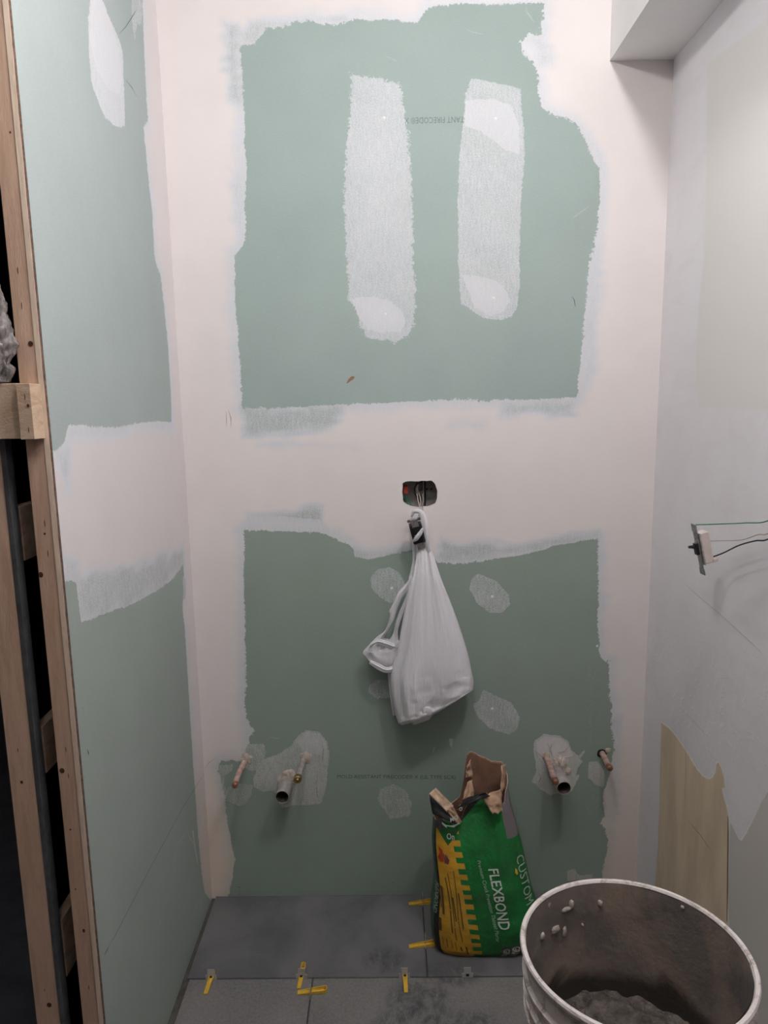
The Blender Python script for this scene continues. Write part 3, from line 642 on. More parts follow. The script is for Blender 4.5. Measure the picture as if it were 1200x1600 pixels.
# hanging receptacle
rc = thing('electrical_receptacle', 'black electrical receptacle hanging from the wall box wires, holding the white bag', 'receptacle', tuple(at((650,828),1,-.03)))
ctr = Vector(at((651,829), 1, -.048)); Rr = Matrix.Rotation(math.radians(-14), 3, 'Y') @ Matrix.Rotation(math.radians(12), 3, 'X')
def loc2(mb_):
    mb_.v = [tuple(Rr @ Vector(p) + ctr) for p in mb_.v]; return mb_
mb = MB(); mb.box((-.0165,-.016,-.033), (.0165,.010,.022), bev=.004); mb.box((-.013,-.019,-.004), (.013,-.015,.018), bev=.002); mb.box((-.013,-.019,-.030), (.013,-.015,-.008), bev=.002)
loc2(mb).build('body', 'black', rc)
mb = MB(); mb.box((-.009,-.014,.020), (.009,-.0125,.036)); mb.box((-.016,-.0145,.032), (.016,-.013,.038), bev=.0005)
mb.lathe((-.014,-.0145,.037), [(.0022,.002),(.0045,.002),(.0045,0),(.0022,0)], 12, axis='y'); mb.lathe((.014,-.0145,.037), [(.0022,.002),(.0045,.002),(.0045,0),(.0022,0)], 12, axis='y')
mb.box((-.009,-.0165,-.048), (.009,-.0150,.036)); loc2(mb).build('yoke', 'zinc', rc)

# ------------------------------------------------------------------ white carrier bag
def cr(pts, t):
    n = len(pts)-1; x = min(max(t, 0), 1)*n; i = min(int(x), n-1); u = x-i
    p = [np.array(pts[min(max(i+k, 0), n)], float) for k in (-1, 0, 1, 2)]
    return .5*((2*p[1])+(-p[0]+p[2])*u+(2*p[0]-5*p[1]+4*p[2]-p[3])*u*u+(-p[0]+3*p[1]-3*p[2]+p[3])*u**3)
Lp = [(642,803),(646,832),(651,860),(645,900),(634,945),(627,980),(621,1015),(611,1050),(611,1080),(617,1112),(622,1130)]
Rp = [(662,800),(668,835),(677,866),(689,903),(703,938),(715,970),(725,1000),(733,1028),(737,1048),(740,1064),(739,1078)]
bagp = thing('carrier_bag', 'white plastic carrier bag hanging off the black receptacle on the back wall', 'bag', tuple(at((655,1139),1,-.05)))
NT, NK = 90, 72
v = []; f = []
for i in range(NT+1):
    t = i/NT; L, R_ = cr(Lp, t), cr(Rp, t); full = sstep(np.array([t/.85]))[0]
    thick = .010 + .085*full; yc = -.014 - .038*sstep(np.array([t/.35]))[0]; sag = 8*max(0, (t-.9)/.1)
    for k in range(NK):
        a = 2*math.pi*k/NK; s = (1-math.cos(a))/2 if a <= math.pi else (1-math.cos(2*math.pi-a))/2
        front = a < math.pi; px = L*(1-s)+R_*s
        pleat = (math.sin(s*46+2.1*math.sin(s*9))*.0013 + math.sin(s*17+1+t*2)*.0012 + .0009*math.sin(s*90+2*math.sin(s*13)))*(1.5-t)
        cs = .13+.03*math.sin(t*3); fold = (-.020*(1-sstep(np.array([(s-cs+.035)/.045]))[0]) + .004*math.exp(-((s-cs-.02)/.02)**2))*min(1, max(0, (t-.12)*2.5))
        low = max(0, (t-.72)/.28); box_ = .010*low*math.sin(s*7+.6)
        crum = .0085*low*mnoise.noise(Vector((s*9, t*14, 1)))+.0055*low*mnoise.noise(Vector((s*20, t*36, 4)))
        prof = abs(math.sin(a))**.55
        y = yc - (thick*.62*prof + (pleat*(1-.6*low)*min(1, t*6+.1) + fold*.8 + box_ + crum)*prof if front else -min(.018, thick*.4)*prof)
        y = min(y, -.006)
        v.append(at((px[0], px[1]+sag*math.sin(math.pi*s)), 1, y))
for i in range(NT):
    for k in range(NK): f.append((i*NK+k, i*NK+(k+1) % NK, (i+1)*NK+(k+1) % NK, (i+1)*NK+k))
c0 = len(v); L, R_ = cr(Lp, 1), cr(Rp, 1)
# bottom gusset: closes with a folded lower edge
bot = []
for j, (dep, dn) in enumerate(((.75, 5), (.35, 8), (.0, 6))):
    for k in range(NK):
        a = 2*math.pi*k/NK; s = (1-math.cos(a))/2 if a <= math.pi else (1-math.cos(2*math.pi-a))/2
        px = L*(1-s)+R_*s; px = px*(1)+np.array([0, 0]); base = np.array(v[NT*NK+k]); y = -.045+(base[1]+.045)*dep
        cutl = (1 if .15 < s < .95 else .4); v.append(at((px[0]+(0.5-s)*dn*1.5, px[1]+8*math.sin(math.pi*s)+dn*cutl*(1.0 if s < .45 else .35)), 1, min(y, -.006)))
for j in range(3):
    o1 = NT*NK if j == 0 else c0+(j-1)*NK; o2 = c0+j*NK
    for k in range(NK): f.append((o1+k, o1+(k+1) % NK, o2+(k+1) % NK, o2+k))
obj('bag_body', v, f, 'bagplastic', bagp, True)
# loop over the receptacle
def ribbon(pts, w, mat, name, parent, pleats=7, amp=.0015, n=40, m=10):
    v = []; f = []
    for i in range(n+1):
        t = i/n; c = cr(pts, t); c2 = cr(pts, min(1, t+.02)); c1 = cr(pts, max(0, t-.02)); d = (c2-c1)[:2]; d /= np.linalg.norm(d)+1e-9
        ww = np.interp(t, np.linspace(0, 1, len(w)), w)
        for k in range(m+1):
            s = k/m-.5; p = c[:2]+np.array([-d[1], d[0]])*ww*s
            v.append(at(p, 1, c[2]-amp*math.sin(k/m*math.pi*pleats)-.006*math.cos(s*math.pi)))
    for i in range(n):
        for k in range(m): a = i*(m+1)+k; f.append((a, a+1, a+m+2, a+m+1))
    return obj(name, v, f, mat, parent, True)
ribbon([(643,808,-.034),(646,800,-.040),(654,799,-.044),(660,804,-.048),(664,816,-.052),(666,832,-.055),(668,848,-.052),(670,862,-.046)], [3,6,8,9,9,8,8,6], 'bagplastic', 'handle', bagp)
ribbon([(645,846,-.066),(650,842,-.076),(656,834,-.078),(661,825,-.074)], [2,7,7,3], 'bagplastic', 'handle', bagp)
# strip hanging behind, left of the neck
ribbon([(649,838,-.022),(649,858,-.022),(649,880,-.024),(644,905,-.028)], [9,9,10,12], 'bagthin', 'bag_side', bagp)
# second handle: a drooping loop on the left
outer = [(643,898),(634,912),(622,926),(613,945),(608,955),(609,962),(602,984),(590,994),(578,1006),(567,1019),(572,1026),(583,1040),(592,1047),(607,1050),(617,1044),(624,1030),(626,1014),(623,1000),(622,984),(629,962),(640,935),(648,915)]
inner = [(636,925),(631,930),(626,938),(622,948),(619,956),(615,968),(607,984),(601,994),(598,1003),(598,1012),(598,1014),(601,1010),(605,1002),(607,1000),(610,997),(613,992),(615,985),(617,976),(620,966),(624,955),(630,942),(634,932)]
v = []; f = []; m = 7; n = 110
for i in range(n):
    t = i/n; a = cr(outer+[outer[0]], t); b = cr(inner+[inner[0]], t)
    for k in range(m+1):
        s = k/m; p = a*(1-s)+b*s; y = -.050-.012*math.sin(math.pi*s)-.0035*math.sin(s*16+i*.15)-.002*mnoise.noise(Vector((i*.3, k*.7, 0)))
        v.append(at(p, 1, y))
for i in range(n):
    for k in range(m):
        a = i*(m+1)+k; b = ((i+1) % n)*(m+1)+k; f.append((a, a+1, b+1, b))
obj('handle', v, f, 'bagplastic', bagp, True)
ribbon([(606,998,-.044),(604,1014,-.046),(601,1030,-.048),(596,1044,-.05)], [14,20,26,18], 'bagthin', 'handle_inside', bagp)
ribbon([(579,1008,-.058),(590,1003,-.06),(604,1006,-.062),(617,1010,-.06),(622,1000,-.055)], [5,10,9,9,6], 'bagplastic', 'handle_fold', bagp, 5)
ribbon([(578,1034,-.056),(592,1042,-.066),(604,1047,-.068),(616,1043,-.062),(623,1030,-.056)], [6,10,9,9,5], 'bagplastic', 'handle_fold', bagp, 5)
ribbon([(613,1048,-.03),(613,1065,-.03),(614,1090,-.03),(617,1118,-.03)], [16,12,9,6], 'bagthin', 'bag_side', bagp)
# round object pressing through the plastic near the bottom
c = at((668,1113), 1, -.113); mb = MB(); rr = .0135
prof = [(0, .0035), (rr*.85, .003), (rr, .0015), (rr*.96, -.001), (rr*.3, -.012)]
mb.lathe((c[0], c[1]+.006, c[2]), prof, 20, axis='y'); mb.build('bottle_cap_bulge', 'bagplastic', bagp, True)

# ------------------------------------------------------------------ pipes
def lump(c, r, name, parent, mat='plaster', seed=0, flat=.35, n=20):
    v = [(c[0], -.001-r*flat, c[2])]; f = []
    for j, (q, h) in enumerate(((.45, .95), (.8, .6), (1.0, .0))):
        for k in range(n):
            a = 2*math.pi*k/n; w = 1+.35*mnoise.noise(Vector((math.cos(a)*1.7, math.sin(a)*1.7, seed+q)))
            v.append((c[0]+math.cos(a)*r*q*w, -.0006-r*flat*h*(1+.5*mnoise.noise(Vector((k*.9, j*2, seed)))), c[2]+math.sin(a)*r*q*w))
    for k in range(n): f.append((0, 1+k, 1+(k+1) % n))
    for j in range(2):
        for k in range(n): f.append((1+j*n+k, 1+(j+1)*n+k, 1+(j+1)*n+(k+1) % n, 1+j*n+(k+1) % n))
    return obj(name, v, f, mat, parent, False)
def stub(label, base, length, r, mat, capmat, end='cap', n=24, name='water_pipe', bow=0):
    t = thing(name, label, 'pipe', (base[0], 0, base[1])); mb = MB()
    pts = []
    for i in range(15):
        u = i/14; y = .02-(length+.02)*u; pts.append((base[0]+.0012*math.sin(u*5+bow), y, base[1]-bow*.004*u*u))
    rs = [r*(1+.05*mnoise.noise(Vector((i*.8, bow, r*100)))) for i in range(15)]
    mb.tube(pts, rs, n); mb.build('pipe_body', mat, t, True); p = Vector(pts[-1])
    mb = MB()
    if end == 'cap': mb.lathe((p.x, p.y, p.z), [(r*1.06, -.012), (r*1.08, -.002), (r*.95, .002), (r*.6, .0035), (0, .004)], n, axis='y')
    else:
        mb.lathe((p.x, p.y, p.z), [(r*1.3, -.012), (r*1.35, -.002), (r*1.25, .003), (r*1.0, .004), (r*.95, .0015), (r*.6, .0015), (r*.55, .005), (0, .0055)], n, axis='y')
    mb.build('end_cap', capmat, t, True); return t
d2 = lambda p: (at(p, 1, 0)[0], at(p, 1, 0)[2])
stub('capped dusty pink copper stub, leftmost pipe on the back wall', d2((381,1190)), .118, .0078, 'copper', 'copper_cap', bow=1)
stub('grey-smeared water pipe with a brass end, above the left drain', d2((473,1187)), .105, .0082, 'drain', 'brass', 'fit')
stub('capped copper stub left of and above the right drain', d2((853,1184)), .124, .0080, 'copper', 'copper_cap', bow=.5)
stub('short capped copper stub in a dark hole, rightmost pipe on the back wall', d2((940,1177)), .080, .0080, 'copper', 'copper_cap', bow=.2)
for lab, p, ln, r in (('left of the two open grey drain pipes, its end over a long shadow', (447.5,1221), .080, .0192), ('right of the two open grey drain pipes, ringed with wrinkled plaster', (868,1202), .098, .0196)):
    b = d2(p); t = thing('drain_pipe', lab, 'pipe', (b[0], 0, b[1])); mb = MB()
    mb.lathe((b[0], 0, b[1]), [(r, -.03), (r, ln*.35), (r*1.04, ln*.36), (r*1.04, ln*.62), (r, ln*.64), (r, ln-.0006), (r-.0004, ln), (r-.0016, ln), (r-.002, ln-.0008)], 40, axis='y'); autosmooth(mb.build('pipe_body', 'drain', t), 40)
    mb = MB(); mb.lathe((b[0], 0, b[1]), [(r-.002, ln-.0008), (r-.0022, 0), (r-.0022, -.028), (0, -.028)], 40, axis='y'); mb.build('bore', 'drain_in', t, True)
for p, r, s in (((385,1186), .019, 1), ((478,1183), .019, 2), ((452,1214), .030, 3), ((853,1181), .014, 4), ((873,1196), .032, 5), ((950,1172), .0095, 6), ((440,1222), .016, 7), ((883,1205), .018, 8)):
    lump(at(p, 1, 0), r*.88, 'plaster_lump', wall_back, seed=s, flat=.22)
mb = MB(); c = at((940,1177), 1, 0); nn = 18
mb.add([(c[0]+math.cos(2*math.pi*k/nn)*.0125*(1+.2*random.random()), -.0009, c[2]+math.sin(2*math.pi*k/nn)*.013) for k in range(nn)], [tuple(range(nn))]); mb.build('pipe_hole', 'black', wall_back)
# creases of the plaster skin round the right drain: small raised folds
mb = MB()
for pts in ([(836,1172),(848,1182),(856,1196)], [(856,1160),(860,1172),(864,1184)], [(870,1178),(880,1184),(896,1182)], [(878,1196),(888,1204),(896,1200)], [(840,1206),(846,1214),(842,1222)], [(884,1212),(890,1222),(892,1232)], [(866,1152),(862,1164),(858,1176)], [(888,1165),(882,1174),(872,1176)], [(500,1150),(506,1170),(503,1190)], [(498,1200),(494,1222),(496,1246)], [(852,1236),(858,1248)], [(856,1222),(862,1250)]):
    mb.tube([at(p, 1, -.0006) for p in pts], [.0008]+[.0017]*(len(pts)-2)+[.0006], 6)
mb.build('plaster_crease', 'plaster', wall_back, True)

# ------------------------------------------------------------------ toggle switch hanging near the right wall
sw = thing('toggle_switch', 'toggle light switch dangling sideways on three wires by the right wall', 'switch', tuple(at((1091,857),1,-.45)))
cc = Vector(at((1091,857), 1, -.45)); Rs = Matrix.Rotation(math.radians(-13.5), 3, 'Y') @ Matrix.Rotation(math.radians(4), 3, 'Z')
def ls(mb_): mb_.v = [tuple(Rs @ Vector(p)+cc) for p in mb_.v]; return mb_
mb = MB(); mb.box((-.0012,-.0075,-.044), (.0006,.0075,.040), bev=.0003); mb.box((-.0014,-.010,.036), (.0004,.010,.052), bev=.0006); mb.box((-.0014,-.010,-.056), (.0004,.010,-.042), bev=.0006)
mb.box((.001,-.012,-.034), (.004,.012,.033), bev=.0004); mb.box((-.005,-.002,.012),(.001,.002,.016)); ls(mb).build('strap', 'zinc', sw)
mb = MB(); mb.box((.0035,-.0115,-.033), (.0225,.0115,.033), bev=.0018); mb.box((.020,-.0135,-.033),(.030,-.006,-.026), bev=.001); ls(mb).build('housing', 'ivory', sw)
mb = MB(); mb.box((-.007,-.006,-.012), (-.0008,.006,.012), bev=.001); mb.tube([(-.005,0,.004),(-.013,0,.007),(-.019,0,.008)], [.0042,.0034,.0028], 10); ls(mb).build('toggle', 'black', sw)
wb = Vector(at((1285,800), 0, W)); B = lambda x, y, k: at((x, y), 1, -.45+(wb.y+.45)*k)
wire_thing('green wire from the top of the dangling switch', [B(1087,820,0), B(1105,819.5,.05), B(1130,818.5,.15), B(1165,817,.4), B(1200,813.5,.6), (wb.x-.03, wb.y+.01, wb.z+.02), (wb.x+.02, wb.y, wb.z+.02)], .0011, 'wgreen')
wire_thing('pinkish white wire from the middle of the dangling switch', [B(1109,845,.0), B(1130,844.5,.1), B(1160,843,.3), B(1185,835,.5), B(1202,832,.6), (wb.x-.03, wb.y+.01, wb.z+.005), (wb.x+.02, wb.y, wb.z+.005)], .0011, 'wwhite')
wire_thing('black wire from the bottom of the dangling switch', [B(1111,871,.0), B(1130,864,.1), B(1155,852,.3), B(1180,845,.5), B(1202,841.5,.6), (wb.x-.03, wb.y+.01, wb.z-.01), (wb.x+.02, wb.y, wb.z-.01)], .0014, 'wblack')

# ------------------------------------------------------------------ end of the left partition: posts, rails, cross block
YF = YL
def plank(name, a, b, mat, parent, bev=.0012): 
    mb = MB().box(a, b, bev=bev); return mb.build(name, mat, parent)
def ydots(px, y=YF): q = at(px, 1, y); return q[0], q[2]
st1 = thing('wall_stud', 'rough pine post forming the end of the green board wall', 'stud', (-.028, YF, 0))
plank('post', (-.0432, YF, -.009), (-.0130, YF+.028, H), 'wood', st1)
st2 = thing('wall_stud', 'pine post with a dark steel edge, at the far left beyond the gap', 'stud', (-.105, YF, 0))
plank('post', (-.1300, YF, -.0004), (-.0855, YF+.028, H), 'wood', st2)
plank('steel_edge', (-.0853, YF-.001, -.0004), (-.0765, YF+.020, H), 'steel', st2, .0008)
def discs(name, parent, mat, items, y):
    for p, rx, rz in items:
        x, z = ydots(p, y); n = 12
        MB().add([(x+math.cos(2*math.pi*k/n)*rx, y-.0004, z+math.sin(2*math.pi*k/n)*rz) for k in range(n)], [tuple(range(n))]).build(name, mat, parent)
discs('knot', st1, 'knot', [((48,537),.0040,.0042),((97,1204),.0045,.005),((64,898),.004,.005),((131,1454),.0025,.004),((16,207),.0015,.002),((110,1296),.0015,.002),((70,834),.002,.002),((118,1389),.001,.002)], YF-.0003)
discs('staple', st1, 'iron', [((28,423),.0007,.006),((34,478),.0007,.006),((70,818),.0007,.006),((75,865),.0007,.006),((103,1171),.0007,.005),((107,1212),.0007,.005),((139,1543),.0007,.005)], YF-.0003)
discs('knot', st2, 'knot', [((34,1222),.0025,.003),((77,1570),.0045,.005)], YF-.0003)
discs('staple', st2, 'iron', [((28,1172),.0007,.004),((70,1547),.0007,.003)], YF-.0003)
gp = 'frame rails seen in the gap between the posts'
for (za, zb), lab in (((1.180,1.274), 'upper wooden rail in the dark gap between the two posts'), ((.788,.877), 'middle wooden rail in the dark gap between the two posts'), ((.372,.492), 'lower wooden rail in the dark gap between the two posts')):
    tag(MB().box((-.098, YF+.0290, za), (-.0790, -.002, zb), bev=.001).build('frame_rail', 'wood_h'), lab, 'rail', gp)
tag(MB().box((-.1290, YF+.0290, 0), (-.1165, .02, H)).build('gap_shade_panel', 'black'), 'board behind the hollow partition, coloured black for the shade in the gap', 'panel')  # black colour paints in the shade of the unlit gap
blk = thing('cross_block', 'short pine cross block nailed over the two posts at the left edge', 'wood block', (-.03, YF-.02, 1.389))
zt, zb_ = 1.476, 1.3895
plank('front_piece', (-.0320, YF-.034, zb_), (-.0098, YF-.0005, zt), 'wood_h', blk, .0008)
plank('rear_piece', (-.1250, YF-.026, zb_+.001), (-.0325, YF-.0005, zt+.001), 'wood_h', blk, .0008)
discs('staple', blk, 'iron', [((39,620),.0007,.005),((45,672),.0007,.005)], YF-.0345)
discs('knot', blk, 'knot', [((44,634),.0022,.0028)], YF-.0345)
# crumpled clear film hanging in the gap above the block
v = []; f = []; n, m = 60, 60
for i in range(n+1):
    t = i/n; w = .010+.020*math.sin(math.pi*min(1, t*.9+.1))**.8
    for k in range(m):
        a = 2*math.pi*k/m; nz = .009*mnoise.noise(Vector((math.cos(a)*2, math.sin(a)*2, t*7)))+.006*mnoise.noise(Vector((math.cos(a)*6, math.sin(a)*6, t*18)))
        v.append((-.070+(w+nz)*math.cos(a), YF-.020+(w*.8+nz)*math.sin(a), 1.479+t*.16))
for i in range(n):
    for k in range(m): f.append((i*m+k, i*m+(k+1) % m, (i+1)*m+(k+1) % m, (i+1)*m+k))
f.append(tuple(range(m))[::-1]); f.append(tuple(n*m+k for k in range(m)))
tag(obj('plastic_film', v, f, 'film', None, True), 'crumpled grey plastic film bunched on top of the cross block', 'plastic')

# ------------------------------------------------------------------ tile leveling clips and wedges
def clip(label, x, y, axis, tabw=.018, basew=.028, h=.026):
    mb = MB()
    if axis == 'x':
        mb.box((x-basew/2, y-.0009, -.004), (x+basew/2, y+.0009, .010), bev=.0004); mb.box((x-tabw/2, y-.0009, .010), (x+tabw/2, y+.0009, h), bev=.0004)
        mb.box((x-.004, y-.0012, .001), (x+.004, y-.0008, .008), 1)
    else:
        mb.box((x-.0009, y-basew/2, -.004), (x+.0009, y+basew/2, .008), bev=.0004); mb.box((x-.0007, y-tabw/2, .008), (x+.0007, y+tabw/2, h), bev=.0004)
    o = mb.build('leveling_clip', ['clip', 'black']); return tag(o, label, 'tile clip', 'tile leveling clips')
def wedge(label, cx, cy, ang, L=.068, w=.012):
    mb = MB(); n = 14; ca, sa = math.cos(ang), math.sin(ang)
    def T(x, y, z): return (cx+x*ca-y*sa, cy+x*sa+y*ca, z+.0004)
    path = [(L, -w*.38), (0, -w/2)] + [(-w*.35*math.sin(math.pi*k/6), -w/2*math.cos(math.pi*k/6)) for k in range(1, 6)] + [(0, w/2), (L, w*.38)]
    hh = lambda x: max(.0022, .010*(1-x/L*.85)); t = .0020; v = []; f = []
    for i, (x, y) in enumerate(path):
        a = Vector(path[min(i+1, len(path)-1)]) - Vector(path[max(i-1, 0)]); a.normalize(); nx, ny = -a.y*t/2, a.x*t/2
        h = hh(x); v += [T(x+nx, y+ny, 0), T(x-nx, y-ny, 0), T(x-nx, y-ny, h), T(x+nx, y+ny, h)]
    for i in range(len(path)-1):
        k = 4*i
        for e in range(4): f.append((k+e, k+(e+1) % 4, k+4+(e+1) % 4, k+4+e))
    f += [(0, 3, 2, 1), tuple(4*(len(path)-1)+e for e in range(4))]
    mb.add(v, f)
    mb.add([T(.004, -w*.42, 0), T(L, -w*.34, 0), T(L, w*.34, 0), T(.004, w*.42, 0), T(.004, -w*.42, .002), T(L, -w*.34, .0018), T(L, w*.34, .0018), T(.004, w*.42, .002)], [(3,2,1,0), (4,5,6,7), (0,1,5,4), (2,3,7,6), (1,2,6,5), (3,0,4,7)])
    o = recalc(mb.build('leveling_wedge', 'wedge')); return tag(o, label, 'tile wedge', 'yellow tile leveling wedges')
yj = -.2978
for px, lab, hasw, wl in ((330, 'leftmost grey clip with a wedge, standing in the tile joint near the left wall', 1, 'yellow wedge in the leftmost clip, nearest the left wall'), (471, 'second grey clip from the left in the long tile joint', 1, 'yellow wedge whose looped end shows behind the second clip from the left'), (632, 'third grey clip from the left in the long tile joint, before the mortar sack', 1, 'yellow wedge in the third clip from the left, pointing at the viewer'), (731, 'rightmost grey clip without any wedge, in front of the mortar sack', 0, '')):
    x = at((px, 1529), 2, 0)[0]; clip(lab, x, yj, 'x')
    if hasw: wedge(wl, x+.001, yj+(.034 if px == 471 else .012), math.radians(-93 if px != 632 else -88), .060 if px != 471 else .068, .010)
x2 = .3325; y2 = at((487,1554), 2, 0)[1]
clip('thin pale clip set crosswise in the short tile joint of the front row', x2, y2, 'y', .016, .024, .022); q = at((508,1549), 2, 0); wedge('yellow wedge lying crosswise in the front row of tiles', q[0], q[1], math.radians(184), .068, .013)
clip('pale clip in the short back-row joint beside the sack bottom corner', .6225, at((660,1476),2,0)[1], 'y', .016, .024, .030); q = at((679,1476), 2, 0); wedge('yellow wedge lying crosswise at the bottom left corner of the sack', q[0]-.001, q[1], math.radians(186), .068, .013)
clip('pale clip in the short back-row joint close to the back wall', .6225, at((658,1412),2,0)[1], 'y', .016, .024, .030); q = at((672,1411), 2, 0); wedge('orange-yellow wedge half hidden behind the sack near the back wall', q[0], q[1], math.radians(184), .062, .012)

# ------------------------------------------------------------------ torn mortar sack
def sack_mat():
    m, nt, b = newmat('sack_print')
    b.inputs['Roughness'].default_value = 0.42; b.inputs['Specular IOR Level'].default_value = 0.35
    uv = nt.nodes.new('ShaderNodeUVMap'); uv.uv_map = 'uv'; sp = nt.nodes.new('ShaderNodeSeparateXYZ'); nt.links.new(uv.outputs[0], sp.inputs[0])
    u, v = sp.outputs[0], sp.outputs[1]
    GT = lambda a, c: math_(nt, 'GREATER_THAN', a, c)
    # notched yellow edge
    sq = GT(math_(nt, 'FRACT', math_(nt, 'MULTIPLY', v, 15.0)), 0.5)
    edge = math_(nt, 'ADD', math_(nt, 'SUBTRACT', 0.375, math_(nt, 'MULTIPLY', v, 0.20)), math_(nt, 'MULTIPLY', sq, 0.08))
    yel = math_(nt, 'MULTIPLY', GT(edge, u), GT(math_(nt, 'ADD', 0.765, math_(nt, 'MULTIPLY', math_(nt, 'ABSOLUTE', math_(nt, 'SUBTRACT', u, 0.16)), 0.7)), v))
    blk = GT(math_(nt, 'SUBTRACT', 0.075, math_(nt, 'MULTIPLY', v, 0.055)), u)
    n = noise_(nt, 20, 4, 0.6)
    green = mix_(nt, ramp01(nt, n, 0.3, 0.7), (0.012, 0.185, 0.040), (0.016, 0.125, 0.034))
    yellow = mix_(nt, ramp01(nt, n, 0.3, 0.7), (0.60, 0.34, 0.030), (0.50, 0.27, 0.030))
    c = mix_(nt, yel, green, yellow)
    g2 = mix_(nt, GT(0.02, u), (0.015, 0.016, 0.016), (0.03, 0.10, 0.06))
    c = mix_(nt, blk, c, g2)
    # dark collar band above
    top = GT(v, math_(nt, 'ADD', 0.875, math_(nt, 'MULTIPLY', math_(nt, 'ABSOLUTE', math_(nt, 'SUBTRACT', u, 0.26)), 0.50)))
    c = mix_(nt, top, c, (0.018, 0.018, 0.019))
    # grey colour box
    gb = math_(nt, 'MULTIPLY', GT(u, 0.617), GT(0.105, v)); c = mix_(nt, gb, c, (0.085, 0.078, 0.075))
    pale = math_(nt, 'MULTIPLY', GT(u, 0.84), GT(v, 0.80)); c = mix_(nt, pale, c, (0.17, 0.15, 0.16))
    gl = math_(nt, 'MULTIPLY', GT(0.11, u), GT(v, 0.845)); c = mix_(nt, gl, c, (0.075, 0.072, 0.075))
    dust = noise_(nt, 9, 5, 0.65); c = mix_(nt, math_(nt, 'MULTIPLY', ramp01(nt, dust, 0.5, 0.8), 0.10), c, (0.35, 0.33, 0.30))
    nt.links.new(c, b.inputs['Base Color']); bump(nt, b, noise_(nt, 25, 4, 0.6), 0.006)
    return m
M['sack'] = sack_mat()
SB = dict(z=[0, .02, .10, .20, .30, .36, .42, .50],
          xl=[.652, .644, .640, .645, .648, .650, .654, .662],
          xr=[.905, .922, .925, .902, .872, .860, .852, .846],
          yf=[-.236, -.247, -.254, -.246, -.222, -.200, -.180, -.165],
          yb=[-.120, -.105, -.085, -.085, -.095, -.100, -.100, -.095])
def SI(k, z): return float(np.interp(z, SB['z'], SB[k]))
def sack_pt(ph, z, off=0.0):
    """ph 0..1 across the front left to right, 1..2 back round to the left"""
    xl, xr, yf, yb = (SI(k, z) for k in ('xl', 'xr', 'yf', 'yb'))
    a, b, cx, cy = (xr-xl)/2, (yb-yf)/2, (xl+xr)/2, (yf+yb)/2
    th = math.pi*(1-ph) if ph <= 1 else math.pi*(ph-1)
    s = -1 if ph <= 1 else 1
    c, sn = math.cos(th), abs(math.sin(th)); ex = 2/3.4
    if ph > 1: c = math.cos(math.pi*(ph-1))
    x = cx + (a+off)*math.copysign(abs(c)**ex, c) ; y = cy + s*(b+off)*sn**ex
    # soft dents
    dn = .007*mnoise.noise(Vector((x*9, z*8, 3)))+.003*mnoise.noise(Vector((x*26, z*20, 7)))
    y += s*dn*sn; x += .004*math.sin(z*26)*(-1 if c < 0 else 1)*abs(c)
    return Vector((x, y, z))
def ph_of_u(u):
    """u linear across the front width -> ring parameter"""
    c = 2*u-1; cc = math.copysign(abs(c)**(3.4/2), c); return 1-math.acos(max(-1, min(1, cc)))/math.pi
def rim(l):
    # torn rim height round the mouth: 0..1 along the front, 1..2 back round to the left
    keys = [(0, .350), (.08, .366), (.16, .362), (.24, .352), (.30, .356), (.36, .385), (.45, .412), (.55, .420), (.66, .424), (.74, .412), (.80, .395), (.90, .405), (1.0, .455), (1.05, .476), (1.2, .474), (1.35, .488), (1.5, .502), (1.56, .492), (1.60, .43), (1.645, .375), (1.8, .350), (2.0, .350)]
    return float(np.interp(l, [k[0] for k in keys], [k[1] for k in keys])) + .004*mnoise.noise(Vector((l*22, 0, 5)))
sack = thing('mortar_sack', 'open green and yellow paper sack of tile mortar standing against the back wall', 'sack', (.78, -.17, 0))
NP, NZ = 150, 70; v = []; uvs = []
for j in range(NZ+1):
    for i in range(NP):
        lin = i/NP*2; ph = ph_of_u(lin) if lin <= 1 else 1+(1-ph_of_u(2-lin)) if False else lin
        if lin <= 1: ph = ph_of_u(lin); u = lin
        else: ph = 2-ph_of_u(2-lin); u = 0.01 if lin > 1.9 else .5
        z = .001+(rim(lin)-.001)*(j/NZ)
        p = sack_pt(ph, z); v.append(p); uvs.append((u, z/.40))
f = []
for j in range(NZ):
    for i in range(NP): f.append((j*NP+i, j*NP+(i+1) % NP, (j+1)*NP+(i+1) % NP, (j+1)*NP+i))
f.append(tuple(range(NP))[::-1])
so_ = obj('sack_body', v, f, ['sack', 'kraft_in', 'kraft_lt'], sack, True)
ul = so_.data.uv_layers.new(name='uv')
for lp in so_.data.loops: ul.data[lp.index].uv = uvs[lp.vertex_index]
md = so_.modifiers.new('thickness', 'SOLIDIFY'); md.thickness = .0022; md.offset = -1; md.material_offset = 1; md.material_offset_rim = 2
def flap(name, quad, mat, n=10, m=10, wav=.003, seed=0, jag=.004, parent=sack):
    """paper flap: corners quad[0..3] as world points, ragged far edge"""
    a, b, c, d = [np.array(q, float) for q in quad]; v = []; f = []
    for i in range(n+1):
        for k in range(m+1):
            s, t = i/n, k/m; p = (a*(1-s)+b*s)*(1-t)+(d*(1-s)+c*s)*t
            nz = mnoise.noise(Vector((s*3+seed, t*3, seed))); p = p+np.array([.2*wav, -wav, .4*wav])*nz*2
            if k == m: p = p+np.array([0, 0, jag*mnoise.noise(Vector((s*14, seed, 2)))])
            v.append(p)
    for i in range(n):
        for k in range(m): q = i*(m+1)+k; f.append((q, q+1, q+m+2, q+m+1))
    o = obj(name, v, f, [mat, 'kraft_lt'], parent, True); md = o.modifiers.new('thickness', 'SOLIDIFY'); md.thickness = .0015; md.material_offset_rim = 1
    return o
F = lambda x, y, Y: at((x, y), 1, Y)
